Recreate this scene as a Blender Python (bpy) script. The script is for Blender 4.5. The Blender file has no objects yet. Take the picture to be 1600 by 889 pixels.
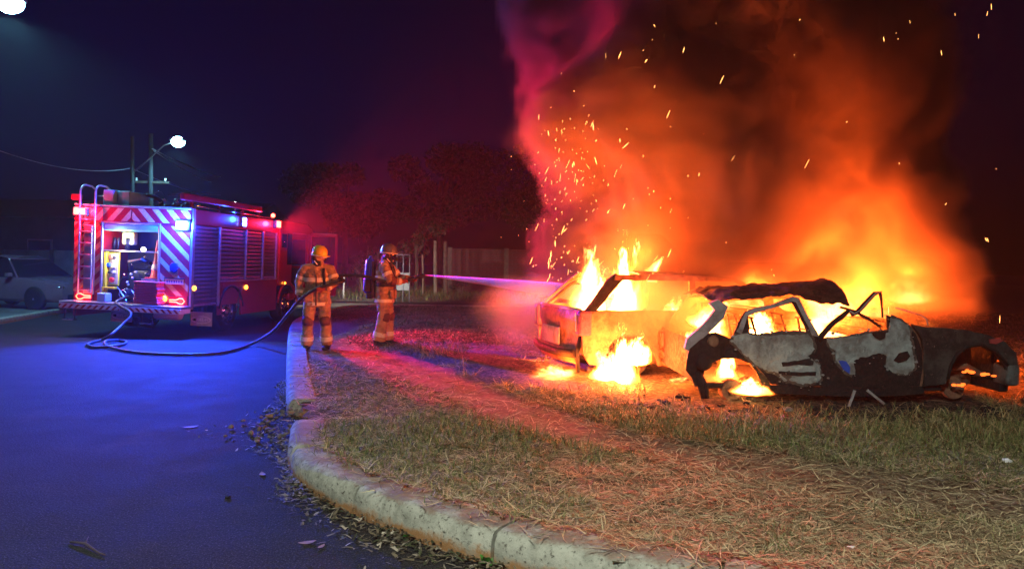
import bpy, bmesh, math, random
import numpy as np
from mathutils import Vector, Matrix, noise as mnoise
R = math.radians
PI = math.pi
sc = bpy.context.scene
COL = sc.collection
random.seed(7)
JET_D, JET_S = 8.0, 22.0
rng = np.random.default_rng(7)

# ------------------------------------------------------------------ camera
FPX, CAM_H, ROLL = 1150.0, 1.6, R(1.0)
PITCH = math.atan((444.5 - 412.0) / FPX)
cam_d = bpy.data.cameras.new('camera')
cam = bpy.data.objects.new('camera', cam_d)
COL.objects.link(cam)
cam_d.sensor_width = 36.0
cam_d.lens = 36.0 * FPX / 1600.0
cam_d.clip_start = 0.05
cam_d.clip_end = 600.0
cam.matrix_world = Matrix.Translation((0, 0, CAM_H)) @ Matrix.Rotation(PI / 2 - PITCH, 4, 'X') @ Matrix.Rotation(ROLL, 4, 'Z')
sc.camera = cam

# ------------------------------------------------------------------ night sky
w = bpy.data.worlds.new('World')
sc.world = w
w.use_nodes = True
wn = w.node_tree.nodes
wl = w.node_tree.links
wn.clear()
wo = wn.new('ShaderNodeOutputWorld')
wb = wn.new('ShaderNodeBackground')
sky = wn.new('ShaderNodeTexSky')
sky.sky_type = 'NISHITA'
sky.sun_disc = False
sky.sun_elevation = R(-4)
sky.sun_rotation = R(300)
tint = wn.new('ShaderNodeMix')
tint.data_type = 'RGBA'
tint.blend_type = 'MULTIPLY'
tint.inputs[0].default_value = 1.0
tint.inputs[7].default_value = (0.03, 0.05, 1.0, 1)
wl.new(sky.outputs[0], tint.inputs[6])
wl.new(tint.outputs[2], wb.inputs[0])
wb.inputs[1].default_value = 0.20
wl.new(wb.outputs[0], wo.inputs[0])

# ------------------------------------------------------------------ exposure and sampling
sc.view_settings.view_transform = 'Standard'
sc.view_settings.look = 'None'
sc.view_settings.exposure = 0.0
sc.view_settings.gamma = 1.0
cy = sc.cycles
cy.use_denoising = True
try:
    cy.denoiser = 'OPENIMAGEDENOISE'
except Exception:
    pass
cy.max_bounces = 6
cy.diffuse_bounces = 2
cy.glossy_bounces = 2
cy.transmission_bounces = 3
cy.transparent_max_bounces = 8
cy.volume_bounces = 1
cy.sample_clamp_indirect = 4.0
cy.caustics_reflective = False
cy.caustics_refractive = False
cy.volume_max_steps = 256
cy.use_light_tree = True
cy.use_adaptive_sampling = True
cy.adaptive_threshold = 0.05
cy.adaptive_min_samples = 40

# ------------------------------------------------------------------ pixel rays used to survey the place
_c, _s = math.cos(ROLL), math.sin(ROLL)
_cp, _sp = math.cos(PITCH), math.sin(PITCH)
def ray(px, py):
    u = (px - 800) / FPX
    v = -(py - 444.5) / FPX
    u2 = u * _c - v * _s
    v2 = u * _s + v * _c
    return Vector((u2, _cp + v2 * _sp, v2 * _cp - _sp))
def G(px, py, z=0.0):
    d = ray(px, py)
    return Vector((0, 0, CAM_H)) + d * ((z - CAM_H) / d.z)
def at(px, py, Y):
    d = ray(px, py)
    return Vector((0, 0, CAM_H)) + d * (Y / d.y)

# ------------------------------------------------------------------ materials
MATS = {}
def srgb(h):
    h = h.lstrip('#')
    c = [int(h[i:i + 2], 16) / 255 for i in (0, 2, 4)]
    return tuple((x / 12.92 if x <= .04045 else ((x + .055) / 1.055) ** 2.4) for x in c)
def nn(nt, t, **kw):
    n = nt.nodes.new(t)
    for k, v in kw.items():
        setattr(n, k, v)
    return n
def mix_rgb(nt, fac, a, b, blend='MIX'):
    m = nn(nt, 'ShaderNodeMix', data_type='RGBA', blend_type=blend)
    for s, v in ((m.inputs[0], fac), (m.inputs[6], a), (m.inputs[7], b)):
        if isinstance(v, (int, float)):
            s.default_value = v
        elif isinstance(v, tuple):
            s.default_value = (*v[:3], 1)
        else:
            nt.links.new(v, s)
    return m.outputs[2]
def math_n(nt, op, *a, clamp=False):
    m = nn(nt, 'ShaderNodeMath', operation=op, use_clamp=clamp)
    for i, v in enumerate(a):
        if isinstance(v, (int, float)):
            m.inputs[i].default_value = v
        else:
            nt.links.new(v, m.inputs[i])
    return m.outputs[0]
def ramp_n(nt, fac, lo, hi, a=0.0, b=1.0, smooth=True):
    m = nn(nt, 'ShaderNodeMapRange', clamp=True, interpolation_type='SMOOTHSTEP' if smooth else 'LINEAR')
    nt.links.new(fac, m.inputs[0])
    for i, v in enumerate((lo, hi, a, b)):
        m.inputs[i + 1].default_value = v
    return m.outputs[0]
def noise_n(nt, vec, scale, detail=3.0, rough=0.55, dist=0.0, col=False):
    n = nn(nt, 'ShaderNodeTexNoise')
    n.inputs['Scale'].default_value = scale
    n.inputs['Detail'].default_value = detail
    n.inputs['Roughness'].default_value = rough
    n.inputs['Distortion'].default_value = dist
    if vec is not None:
        nt.links.new(vec, n.inputs['Vector'])
    return n.outputs[1 if col else 0]
def new_mat(name):
    m = bpy.data.materials.new(name)
    m.use_nodes = True
    return m, m.node_tree, m.node_tree.nodes['Principled BSDF']
def pm(name, col, rough=0.5, metal=0.0, var=0.0, vscale=6.0, col2=None, bump=0.0, bscale=40.0, emit=None, estr=0.0, spec=None, coat=0.0):
    """a plain procedural material: base colour broken up by noise, with optional fine relief"""
    if name in MATS:
        return MATS[name]
    m, nt, b = new_mat(name)
    b.inputs['Roughness'].default_value = rough
    b.inputs['Metallic'].default_value = metal
    if spec is not None:
        b.inputs['Specular IOR Level'].default_value = spec
    if coat:
        b.inputs['Coat Weight'].default_value = coat
    tc = nn(nt, 'ShaderNodeTexCoord')
    if var > 0:
        f = ramp_n(nt, noise_n(nt, tc.outputs['Object'], vscale, 5, 0.65), 0.3, 0.7)
        c2 = col2 if col2 else tuple(c * (1 - var) for c in col)
        nt.links.new(mix_rgb(nt, f, col, c2), b.inputs['Base Color'])
    else:
        b.inputs['Base Color'].default_value = (*col, 1)
    if bump > 0:
        bn = nn(nt, 'ShaderNodeBump')
        bn.inputs['Strength'].default_value = bump
        bn.inputs['Distance'].default_value = 0.02
        nt.links.new(noise_n(nt, tc.outputs['Object'], bscale, 4, 0.6), bn.inputs['Height'])
        nt.links.new(bn.outputs[0], b.inputs['Normal'])
    if emit:
        b.inputs['Emission Color'].default_value = (*emit, 1)
        b.inputs['Emission Strength'].default_value = estr
    MATS[name] = m
    return m

# ------------------------------------------------------------------ objects
def tag(o, label=None, cat=None, group=None, kind=None):
    if label: o['label'] = label
    if cat: o['category'] = cat
    if group: o['group'] = group
    if kind: o['kind'] = kind
    return o
def empty(name, loc=(0, 0, 0), rot=(0, 0, 0), parent=None):
    o = bpy.data.objects.new(name, None)
    COL.objects.link(o)
    o.location = loc
    o.rotation_euler = rot
    o.empty_display_size = 0.2
    o.parent = parent
    return o
def link_mesh(name, me, mat, parent=None, smooth=False):
    o = bpy.data.objects.new(name, me)
    COL.objects.link(o)
    o.parent = parent
    if mat is not None:
        for mm in (mat if isinstance(mat, (list, tuple)) else [mat]):
            me.materials.append(mm)
    if smooth:
        for p in me.polygons:
            p.use_smooth = True
    return o
def share(o, parent, loc=None, rot=None, scale=None):
    c = o.copy()
    COL.objects.link(c)
    c.parent = parent
    if loc is not None: c.location = loc
    if rot is not None: c.rotation_euler = rot
    if scale is not None: c.scale = scale
    return c
def frames(pts, closed=False):
    pts = [Vector(p) for p in pts]
    out = []
    n = len(pts)
    prev = None
    for i, p in enumerate(pts):
        a = pts[i - 1] if (i > 0 or closed) else p
        b = pts[(i + 1) % n] if (i < n - 1 or closed) else p
        t = (b - a)
        t = t.normalized() if t.length > 1e-9 else Vector((0, 0, 1))
        if prev is None:
            h = Vector((0, 0, 1)) if abs(t.z) < .9 else Vector((1, 0, 0))
            u = (h - t * h.dot(t)).normalized()
        else:
            u = (prev - t * prev.dot(t))
            u = u.normalized() if u.length > 1e-6 else Vector((1, 0, 0))
        prev = u
        out.append((p, u, t.cross(u)))
    return out
class MB:
    """collects simple solids into one mesh"""
    def __init__(s):
        s.v = []
        s.f = []
        s.mi = []
    def add(s, vs, fs, mi=0):
        k = len(s.v)
        s.v += [tuple(v) for v in vs]
        s.f += [tuple(i + k for i in f) for f in fs]
        s.mi += [mi] * len(fs)
        return s
    def box(s, x0, x1, y0, y1, z0, z1, M=None, mi=0):
        vs = [Vector((x, y, z)) for z in (z0, z1) for y in (y0, y1) for x in (x0, x1)]
        if M is not None: vs = [M @ v for v in vs]
        return s.add(vs, [(0, 2, 3, 1), (4, 5, 7, 6), (0, 1, 5, 4), (2, 6, 7, 3), (0, 4, 6, 2), (1, 3, 7, 5)], mi)
    def bbox(s, x0, x1, y0, y1, z0, z1, b=.01, M=None, mi=0):
        """box with bevelled edges"""
        bm = bmesh.new()
        bmesh.ops.create_cube(bm, size=1)
        for v in bm.verts:
            v.co = Vector((x0 + (v.co.x + .5) * (x1 - x0), y0 + (v.co.y + .5) * (y1 - y0), z0 + (v.co.z + .5) * (z1 - z0)))
        b = min(b, .45 * min(abs(x1 - x0), abs(y1 - y0), abs(z1 - z0)))
        bmesh.ops.bevel(bm, geom=bm.edges[:], offset=b, segments=2, affect='EDGES', profile=.5)
        return s.bm(bm, M, mi)
    def bm(s, bm, M=None, mi=0):
        bm.verts.ensure_lookup_table()
        vs = [(M @ v.co) if M is not None else v.co.copy() for v in bm.verts]
        fs = [[v.index for v in f.verts] for f in bm.faces]
        bm.verts.index_update()
        s.add(vs, fs, mi)
        bm.free()
        return s
    def tube(s, pts, r, n=8, closed=False, cap=True, flat=1.0, mi=0):
        fr = frames(pts, closed)
        rr = r if isinstance(r, (list, tuple)) else [r] * len(fr)
        vs, fs = [], []
        for (p, u, w_), q in zip(fr, rr):
            qa, qb = q if isinstance(q, tuple) else (q, q * flat)
            for k in range(n):
                a = 2 * PI * k / n
                vs.append(p + u * (qa * math.cos(a)) + w_ * (qb * math.sin(a)))
        m = len(fr)
        for i in range(m if closed else m - 1):
            for k in range(n):
                a, b_ = i * n, ((i + 1) % m) * n
                fs.append((a + k, a + (k + 1) % n, b_ + (k + 1) % n, b_ + k))
        if cap and not closed:
            fs.append(tuple(reversed(range(n))))
            fs.append(tuple((m - 1) * n + k for k in range(n)))
        return s.add(vs, fs, mi)
    def lathe(s, prof, n=20, M=None, mi=0):
        """prof: (r, z) pairs about local z"""
        vs, fs = [], []
        for r_, z_ in prof:
            for k in range(n):
                a = 2 * PI * k / n
                v = Vector((r_ * math.cos(a), r_ * math.sin(a), z_))
                vs.append(M @ v if M is not None else v)
        for i in range(len(prof) - 1):
            for k in range(n):
                fs.append((i * n + k, i * n + (k + 1) % n, (i + 1) * n + (k + 1) % n, (i + 1) * n + k))
        fs.append(tuple(reversed(range(n))))
        fs.append(tuple((len(prof) - 1) * n + k for k in range(n)))
        return s.add(vs, fs, mi)
    def ball(s, c, r, M=None, nu=14, nv=9, mi=0):
        rx, ry, rz = r if isinstance(r, tuple) else (r, r, r)
        vs, fs = [], []
        for i in range(1, nv):
            t = PI * i / nv
            for k in range(nu):
                a = 2 * PI * k / nu
                vs.append(Vector((c[0] + rx * math.sin(t) * math.cos(a), c[1] + ry * math.sin(t) * math.sin(a), c[2] + rz * math.cos(t))))
        top, bot = len(vs), len(vs) + 1
        vs += [Vector((c[0], c[1], c[2] + rz)), Vector((c[0], c[1], c[2] - rz))]
        for i in range(nv - 2):
            for k in range(nu):
                fs.append((i * nu + k, (i + 1) * nu + k, (i + 1) * nu + (k + 1) % nu, i * nu + (k + 1) % nu))
        for k in range(nu):
            fs.append((top, k, (k + 1) % nu))
            fs.append((bot, (nv - 2) * nu + (k + 1) % nu, (nv - 2) * nu + k))
        if M is not None: vs = [M @ v for v in vs]
        return s.add(vs, fs, mi)
    def prism(s, poly, d0, d1, axis='y', M=None, mi=0):
        """2-D polygon extruded along an axis: axis y -> poly is (x, z); x -> (y, z); z -> (x, y)"""
        def mk(p, d):
            v = {'y': (p[0], d, p[1]), 'x': (d, p[0], p[1]), 'z': (p[0], p[1], d)}[axis]
            v = Vector(v)
            return M @ v if M is not None else v
        n = len(poly)
        vs = [mk(p, d0) for p in poly] + [mk(p, d1) for p in poly]
        fs = [tuple(range(n)), tuple(reversed(range(n, 2 * n)))]
        fs += [(k, k + n, (k + 1) % n + n, (k + 1) % n) for k in range(n)]
        return s.add(vs, fs, mi)
    def build(s, name, mat, parent=None, smooth=False, fixn=True, autos=None):
        me = bpy.data.meshes.new(name)
        me.from_pydata(s.v, [], s.f)
        if any(s.mi):
            me.polygons.foreach_set('material_index', s.mi)
        if fixn:
            bm = bmesh.new()
            bm.from_mesh(me)
            bmesh.ops.recalc_face_normals(bm, faces=bm.faces)
            bm.to_mesh(me)
            bm.free()
        o = link_mesh(name, me, mat, parent, smooth)
        if autos:
            me.set_sharp_from_angle(angle=R(autos))
        return o
def np_mesh(name, verts, faces, mat, parent=None, smooth=False, col=None):
    """fast mesh from numpy arrays; faces all of one size"""
    me = bpy.data.meshes.new(name)
    verts = np.asarray(verts, np.float32)
    faces = np.asarray(faces, np.int32)
    nf, k = faces.shape
    me.vertices.add(len(verts))
    me.vertices.foreach_set('co', verts.ravel())
    me.loops.add(nf * k)
    me.loops.foreach_set('vertex_index', faces.ravel())
    me.polygons.add(nf)
    me.polygons.foreach_set('loop_start', np.arange(0, nf * k, k, dtype=np.int32))
    if smooth:
        me.polygons.foreach_set('use_smooth', np.ones(nf, bool))
    me.update(calc_edges=True)
    if col is not None:
        a = me.color_attributes.new('Col', 'FLOAT_COLOR', 'POINT')
        a.data.foreach_set('color', np.asarray(col, np.float32).ravel())
    me.validate()
    return link_mesh(name, me, mat, parent)
def lamp(name, loc, power, col, radius=0.06, parent=None, kind='POINT', spot=None, rot=None):
    d = bpy.data.lights.new(name, kind)
    d.energy = power
    d.color = col
    d.shadow_soft_size = radius
    o = bpy.data.objects.new(name, d)
    COL.objects.link(o)
    o.location = loc
    o.parent = parent
    if spot:
        d.spot_size = R(spot)
        d.spot_blend = .6
    if rot is not None:
        o.rotation_euler = rot
    return o
def smooth01(a, b, x):
    t = np.clip((x - a) / (b - a), 0, 1)
    return t * t * (3 - 2 * t)

# ================================================================== SETTING
def catmull(pts, step):
    pts = [np.array(p, float) for p in pts]
    out = []
    for i in range(len(pts) - 1):
        p0 = pts[max(i - 1, 0)]; p1 = pts[i]; p2 = pts[i + 1]; p3 = pts[min(i + 2, len(pts) - 1)]
        n = max(2, int(np.linalg.norm(p2 - p1) / step))
        for k in range(n):
            t = k / n
            out.append(.5 * ((2 * p1) + (-p0 + p2) * t + (2 * p0 - 5 * p1 + 4 * p2 - p3) * t * t + (-p0 + 3 * p1 - 3 * p2 + p3) * t ** 3))
    out.append(pts[-1])
    return np.array(out)
KERB = catmull([(9, 1.6), (5, 2.15), (2.6, 2.75), (1.5, 3.12), (.7, 3.42), (-.04, 3.81), (-.48, 4.14), (-.94, 4.55), (-1.4, 5.05), (-1.7, 5.62), (-1.93, 6.43), (-2.39, 7.82),
                (-2.89, 9.44), (-3.9, 12.8), (-4.86, 16.1), (-5.3, 18.2), (-5.52, 20.5), (-5.45, 22.3), (-5.05, 23.5), (-4.1, 24.2), (-2.4, 24.6), (4, 25.2), (20, 26.5), (45, 28)], .12)
LOT = np.vstack([KERB, [(45, 1.0), (9, 1.0)]])
def inside_lot(x, y):
    x = np.asarray(x, float); y = np.asarray(y, float)
    c = np.zeros(x.shape, bool)
    P = LOT
    j = len(P) - 1
    for i in range(len(P)):
        xi, yi = P[i]; xj, yj = P[j]
        if yi != yj:
            c ^= ((yi > y) != (yj > y)) & (x < (xj - xi) * (y - yi) / (yj - yi) + xi)
        j = i
    return c
_kd = KERB[::3]
def kerb_dist(x, y):
    x = np.asarray(x, float); y = np.asarray(y, float)
    d = np.full(x.shape, 1e9)
    for a in _kd:
        np.minimum(d, (x - a[0]) ** 2 + (y - a[1]) ** 2, out=d)
    return np.sqrt(d)
def vnoise(x, y, s, seed=0):
    """cheap smooth value noise, -1..1"""
    x = np.asarray(x, float) * s + seed * 17.3; y = np.asarray(y, float) * s - seed * 9.7
    xi = np.floor(x); yi = np.floor(y); fx = x - xi; fy = y - yi
    def h(a, b):
        v = np.sin(a * 127.1 + b * 311.7 + seed * 74.7) * 43758.5453
        return (v - np.floor(v)) * 2 - 1
    fx = fx * fx * (3 - 2 * fx); fy = fy * fy * (3 - 2 * fy)
    return (h(xi, yi) * (1 - fx) + h(xi + 1, yi) * fx) * (1 - fy) + (h(xi, yi + 1) * (1 - fx) + h(xi + 1, yi + 1) * fx) * fy
def zlot(x, y, d=None):
    if d is None: d = kerb_dist(x, y)
    return .155 + .10 * smooth01(.3, 3.2, d) + .018 * vnoise(x, y, 1.1, 1) + .010 * vnoise(x, y, 3.7, 2)
def zl(x, y):
    return float(zlot(np.array([x]), np.array([y]))[0])

# trodden earth path crossing the lot, and burnt ground round the cars (both used by soil and grass)
PATH = catmull([(-4.4, 16.5), (-3.2, 12.2), (-1.6, 10.2), (-.5, 8.1), (.25, 6.6), (1.1, 5.6), (2.0, 5.0), (3.2, 4.2)], .2)
def path_mask(x, y):
    d = np.full(np.shape(x), 1e9)
    for i, a in enumerate(PATH):
        wdt = 1.25 - .85 * min(1, i / (len(PATH) * .55))
        np.minimum(d, np.hypot(x - a[0], y - a[1]) / wdt, out=d)
    return 1 - smooth01(.55, 1.15, d + .25 * vnoise(x, y, 1.6, 5))
def burn_mask(x, y):
    n = .35 * vnoise(x, y, 1.3, 8) + .2 * vnoise(x, y, 3.9, 9)
    a = np.hypot((x - 3.8) / 3.7, (y - 9.0) / 2.45)
    b = np.hypot((x + .75) / 1.15, (y - 10.75) / .75)
    c = np.hypot((x - .9) / 1.9, (y - 9.0) / 1.4)
    return np.maximum.reduce([1 - smooth01(.75, 1.05, a + n), .95 * (1 - smooth01(.7, 1.1, b + n)), 1 - smooth01(.7, 1.1, c + n)])

def sheet(name, x0, x1, y0, y1, z, mat):
    return tag(MB().add([(x0, y0, z), (x1, y0, z), (x1, y1, z), (x0, y1, z)], [(0, 1, 2, 3)]).build(name, mat, fixn=False), kind='structure')

# asphalt
def asphalt():
    m, nt, b = new_mat('asphalt')
    tc = nn(nt, 'ShaderNodeTexCoord')
    o = tc.outputs['Object']
    big = ramp_n(nt, noise_n(nt, o, .45, 4, .6), .3, .7)
    fine = noise_n(nt, o, 95, 3, .7)
    c = mix_rgb(nt, big, (.017, .016, .016), (.024, .022, .022))
    dust = ramp_n(nt, noise_n(nt, o, 1.3, 6, .65), .52, .78)
    c = mix_rgb(nt, math_n(nt, 'MULTIPLY', dust, .45), c, (.075, .052, .040))
    c = mix_rgb(nt, ramp_n(nt, fine, .52, .70), c, (.10, .095, .09))
    c = mix_rgb(nt, ramp_n(nt, noise_n(nt, o, 42, 4, .75), .50, .66, 0, .8), c, (.010, .0095, .0095))
    nt.links.new(c, b.inputs['Base Color'])
    nt.links.new(ramp_n(nt, noise_n(nt, o, 2.2, 5, .6), .3, .75, .86, .95), b.inputs['Roughness'])
    bp = nn(nt, 'ShaderNodeBump')
    bp.inputs['Strength'].default_value = .55
    bp.inputs['Distance'].default_value = .006
    vor = nn(nt, 'ShaderNodeTexVoronoi')
    vor.inputs['Scale'].default_value = 85
    nt.links.new(o, vor.inputs['Vector'])
    nt.links.new(math_n(nt, 'ADD', vor.outputs[0], math_n(nt, 'MULTIPLY', noise_n(nt, o, 30, 4), .8)), bp.inputs['Height'])
    b.inputs['Specular IOR Level'].default_value = .12
    nt.links.new(bp.outputs[0], b.inputs['Normal'])
    return m
M_asphalt = asphalt()
M_farsoil = pm('far_soil', (.06, .045, .03), .95, var=.5, vscale=.4)
sheet('ground', -300, 300, -60, 400, -.06, M_farsoil)
sheet('road', -13.5, 9, -14, 24.9, 0.0, M_asphalt)

# lot soil: earth, straw-coloured thatch, burnt patches
def soil():
    m, nt, b = new_mat('lot_soil')
    tc = nn(nt, 'ShaderNodeTexCoord')
    o = tc.outputs['Object']
    at_ = nn(nt, 'ShaderNodeVertexColor', layer_name='Col')
    sep = nn(nt, 'ShaderNodeSeparateColor')
    nt.links.new(at_.outputs[0], sep.inputs[0])
    st = nn(nt, 'ShaderNodeMapping')
    st.inputs['Scale'].default_value = (1, 3.2, 1)
    st.inputs['Rotation'].default_value = (0, 0, .6)
    nt.links.new(o, st.inputs[0])
    straw = ramp_n(nt, noise_n(nt, st.outputs[0], 34, 5, .7, 1.2), .42, .68)
    patch = ramp_n(nt, noise_n(nt, o, 1.7, 5, .6), .38, .64)
    thatch = mix_rgb(nt, straw, (.05, .04, .024), (.30, .235, .13))
    green = mix_rgb(nt, straw, (.022, .030, .010), (.085, .10, .035))
    c = mix_rgb(nt, patch, thatch, green)
    earth = mix_rgb(nt, ramp_n(nt, noise_n(nt, o, 14, 6, .7), .35, .7), (.14, .08, .05), (.27, .17, .105))
    earth = mix_rgb(nt, math_n(nt, 'MULTIPLY', straw, .55), earth, (.40, .31, .19))
    c = mix_rgb(nt, sep.outputs[0], c, earth)
    ash = mix_rgb(nt, ramp_n(nt, noise_n(nt, o, 22, 6, .75), .42, .66), (.014, .012, .011), (.17, .13, .105))
    c = mix_rgb(nt, sep.outputs[1], c, ash)
    nt.links.new(c, b.inputs['Base Color'])
    b.inputs['Roughness'].default_value = .95
    b.inputs['Specular IOR Level'].default_value = .15
    bp = nn(nt, 'ShaderNodeBump')
    bp.inputs['Strength'].default_value = .8
    bp.inputs['Distance'].default_value = .03
    nt.links.new(math_n(nt, 'ADD', noise_n(nt, st.outputs[0], 30, 6, .7), noise_n(nt, o, 6, 4)), bp.inputs['Height'])
    nt.links.new(bp.outputs[0], b.inputs['Normal'])
    return m
M_soil = soil()
gx = np.concatenate([np.arange(-6.2, 8.4, .11), np.geomspace(8.5, 44, 34)])
gy = np.concatenate([np.arange(1.2, 13, .11), np.arange(13, 28, .3)])
GX, GY = np.meshgrid(gx, gy)
dk = kerb_dist(GX, GY)
ins = inside_lot(GX, GY) & (dk > .10)
GZ = zlot(GX, GY, dk)
pmk, bmk = path_mask(GX, GY), burn_mask(GX, GY)
GZ -= .02 * pmk
vidx = np.arange(GX.size).reshape(GX.shape)
cells = ins[:-1, :-1] & ins[1:, :-1] & ins[:-1, 1:] & ins[1:, 1:]
fc = np.stack([vidx[:-1, :-1][cells], vidx[:-1, 1:][cells], vidx[1:, 1:][cells], vidx[1:, :-1][cells]], 1)
used = np.unique(fc)
remap = np.full(GX.size, -1)
remap[used] = np.arange(len(used))
vv = np.stack([GX.ravel(), GY.ravel(), GZ.ravel()], 1)[used]
cc = np.stack([pmk.ravel(), bmk.ravel(), 0 * pmk.ravel(), np.ones(pmk.size)], 1)[used]
tag(np_mesh('vacant_lot_ground', vv, remap[fc], M_soil, smooth=True, col=cc), kind='structure')

# land beyond the side lane: verge and field
M_verge = pm('verge_soil', (.05, .055, .022), .95, var=.6, vscale=3, col2=(.11, .085, .045), bump=.5, bscale=9)
sheet('field', -10, 60, 27.6, 120, .08, M_verge)
M_lane = pm('lane_earth', (.17, .12, .08), .95, var=.5, vscale=2.5, bump=.5, bscale=14)
sheet('dirt_lane', -13.5, 60, 24.95, 27.7, .02, M_lane)
M_pave = pm('pavement_concrete', (.16, .15, .14), .9, var=.45, vscale=1.2, bump=.4, bscale=20)

# ------------------------------------------------------------------ kerb of the lot, stone by stone
def kerb_mat():
    m, nt, b = new_mat('kerb_concrete')
    tc = nn(nt, 'ShaderNodeTexCoord')
    o = tc.outputs['Object']
    ge = nn(nt, 'ShaderNodeNewGeometry')
    sp = nn(nt, 'ShaderNodeSeparateXYZ')
    nt.links.new(o, sp.inputs[0])
    n1 = noise_n(nt, o, 7, 6, .7)
    n2 = noise_n(nt, o, 38, 4, .7)
    c = mix_rgb(nt, ramp_n(nt, n1, .35, .7), (.36, .36, .30), (.17, .175, .14))
    c = mix_rgb(nt, ramp_n(nt, n2, .54, .68), c, (.07, .065, .05))
    low = ramp_n(nt, math_n(nt, 'ADD', sp.outputs[2], math_n(nt, 'MULTIPLY', math_n(nt, 'SUBTRACT', n1, .5), .22)), .03, .085, 1, 0)
    c = mix_rgb(nt, low, c, (.27, .135, .05))
    top = ramp_n(nt, math_n(nt, 'ADD', sp.outputs[2], math_n(nt, 'MULTIPLY', math_n(nt, 'SUBTRACT', n1, .5), .11)), .166, .196)
    c = mix_rgb(nt, math_n(nt, 'MULTIPLY', top, .75), c, mix_rgb(nt, n2, (.17, .09, .06), (.23, .15, .11)))
    nt.links.new(c, b.inputs['Base Color'])
    b.inputs['Roughness'].default_value = .9
    bp = nn(nt, 'ShaderNodeBump')
    bp.inputs['Strength'].default_value = .9
    bp.inputs['Distance'].default_value = .012
    nt.links.new(math_n(nt, 'ADD', n1, math_n(nt, 'MULTIPLY', n2, .6)), bp.inputs['Height'])
    nt.links.new(bp.outputs[0], b.inputs['Normal'])
    return m
M_kerb = kerb_mat()
kerb_root = tag(empty('kerb'), kind='structure')
PROF = [(.012, -.08), (.0, .05), (.004, .12), (.02, .162), (.05, .184), (.10, .192), (.19, .19), (.285, .186), (.30, .15), (.30, -.08)]
seg = np.linalg.norm(np.diff(KERB, axis=0), axis=1)
arc = np.concatenate([[0], np.cumsum(seg)])
def kerb_at(s):
    return np.array([np.interp(s, arc, KERB[:, 0]), np.interp(s, arc, KERB[:, 1])])
s = float(arc[np.argmin(np.abs(KERB[:, 0] - 5.0))])
send = float(arc[np.argmin(np.hypot(KERB[:, 0] - 6, KERB[:, 1] - 25.4))])
k = 0
while s < send:
    ln = 1.15 + .5 * random.random()
    mid = kerb_at(s + ln / 2)
    # the kerb is broken away between these two marks
    if 6.35 < kerb_at(s)[1] < 7.45 and mid[0] < 0:
        s += .08
        continue
    if kerb_at(s)[1] < 6.4 and mid[0] < 0:
        yend = kerb_at(s + ln)[1]
        if yend > 6.5:
            ln = max(.35, ln - (yend - 6.45))
    n = max(4, int(ln / .11))
    vs, fs = [], []
    lift = random.uniform(-.008, .008)
    for i in range(n + 1):
        q = s + .012 + (ln - .024) * i / n
        p = kerb_at(q); t = kerb_at(q + .03) - kerb_at(q - .03); t /= np.linalg.norm(t)
        inn = np.array([t[1], -t[0]])
        e = .014 if i in (0, n) else 0
        for j, (a, zz) in enumerate(PROF):
            jit = .006 * mnoise.noise((p[0] * 4 + j, p[1] * 4, k)) + .005 * mnoise.noise((p[0] * 15 + j, p[1] * 15, 2))
            a2 = a + (e if j < 4 else 0) + jit
            z2 = zz + lift - (e * .7 if 2 < j < 9 else 0) + jit
            vs.append((p[0] + inn[0] * a2, p[1] + inn[1] * a2, z2))
    m_ = len(PROF)
    for i in range(n):
        for j in range(m_):
            fs.append((i * m_ + j, i * m_ + (j + 1) % m_, (i + 1) * m_ + (j + 1) % m_, (i + 1) * m_ + j))
    fs.append(tuple(range(m_)))
    fs.append(tuple(n * m_ + j for j in reversed(range(m_))))
    MB().add(vs, fs).build('kerb_stone', M_kerb, kerb_root, smooth=True, autos=50)
    s += ln
    k += 1

# far side of the road: kerb, pavement
lk = empty('far_kerb')
tag(lk, kind='structure')
LKP = [(-7.5, -8), (-8.9, 3), (-11.74, 16.86), (-12.67, 21.1), (-15.2, 32), (-19, 50)]
LKc = catmull(LKP, .5)
la = np.concatenate([[0], np.cumsum(np.linalg.norm(np.diff(LKc, axis=0), axis=1))])
s = 8.0
while s < la[-1] - 4:
    a = np.array([np.interp(s + .01, la, LKc[:, 0]), np.interp(s + .01, la, LKc[:, 1])])
    b = np.array([np.interp(s + 1.99, la, LKc[:, 0]), np.interp(s + 1.99, la, LKc[:, 1])])
    t = (b - a) / np.linalg.norm(b - a); nl = np.array([-t[1], t[0]])
    pr = [(0, -.05), (0, .11), (.03, .135), (.15, .135), (.15, -.05)]
    vs = [(p[0] + nl[0] * q, p[1] + nl[1] * q, zz) for p in (a, b) for q, zz in pr]
    MB().add(vs, [(i, (i + 1) % 5, 5 + (i + 1) % 5, 5 + i) for i in range(5)] + [(4, 3, 2, 1, 0), (5, 6, 7, 8, 9)]).build('kerb_stone', M_kerb, lk)
    s += 2.0
pv = [(p[0] - .14, p[1] - .03, .115) for p in LKc[::2]]
tag(MB().add(pv + [(p[0] - 25, p[1], .115) for p in pv], [(i, i + 1, len(pv) + i + 1, len(pv) + i) for i in range(len(pv) - 1)]).build('pavement', M_pave), kind='structure')

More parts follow.
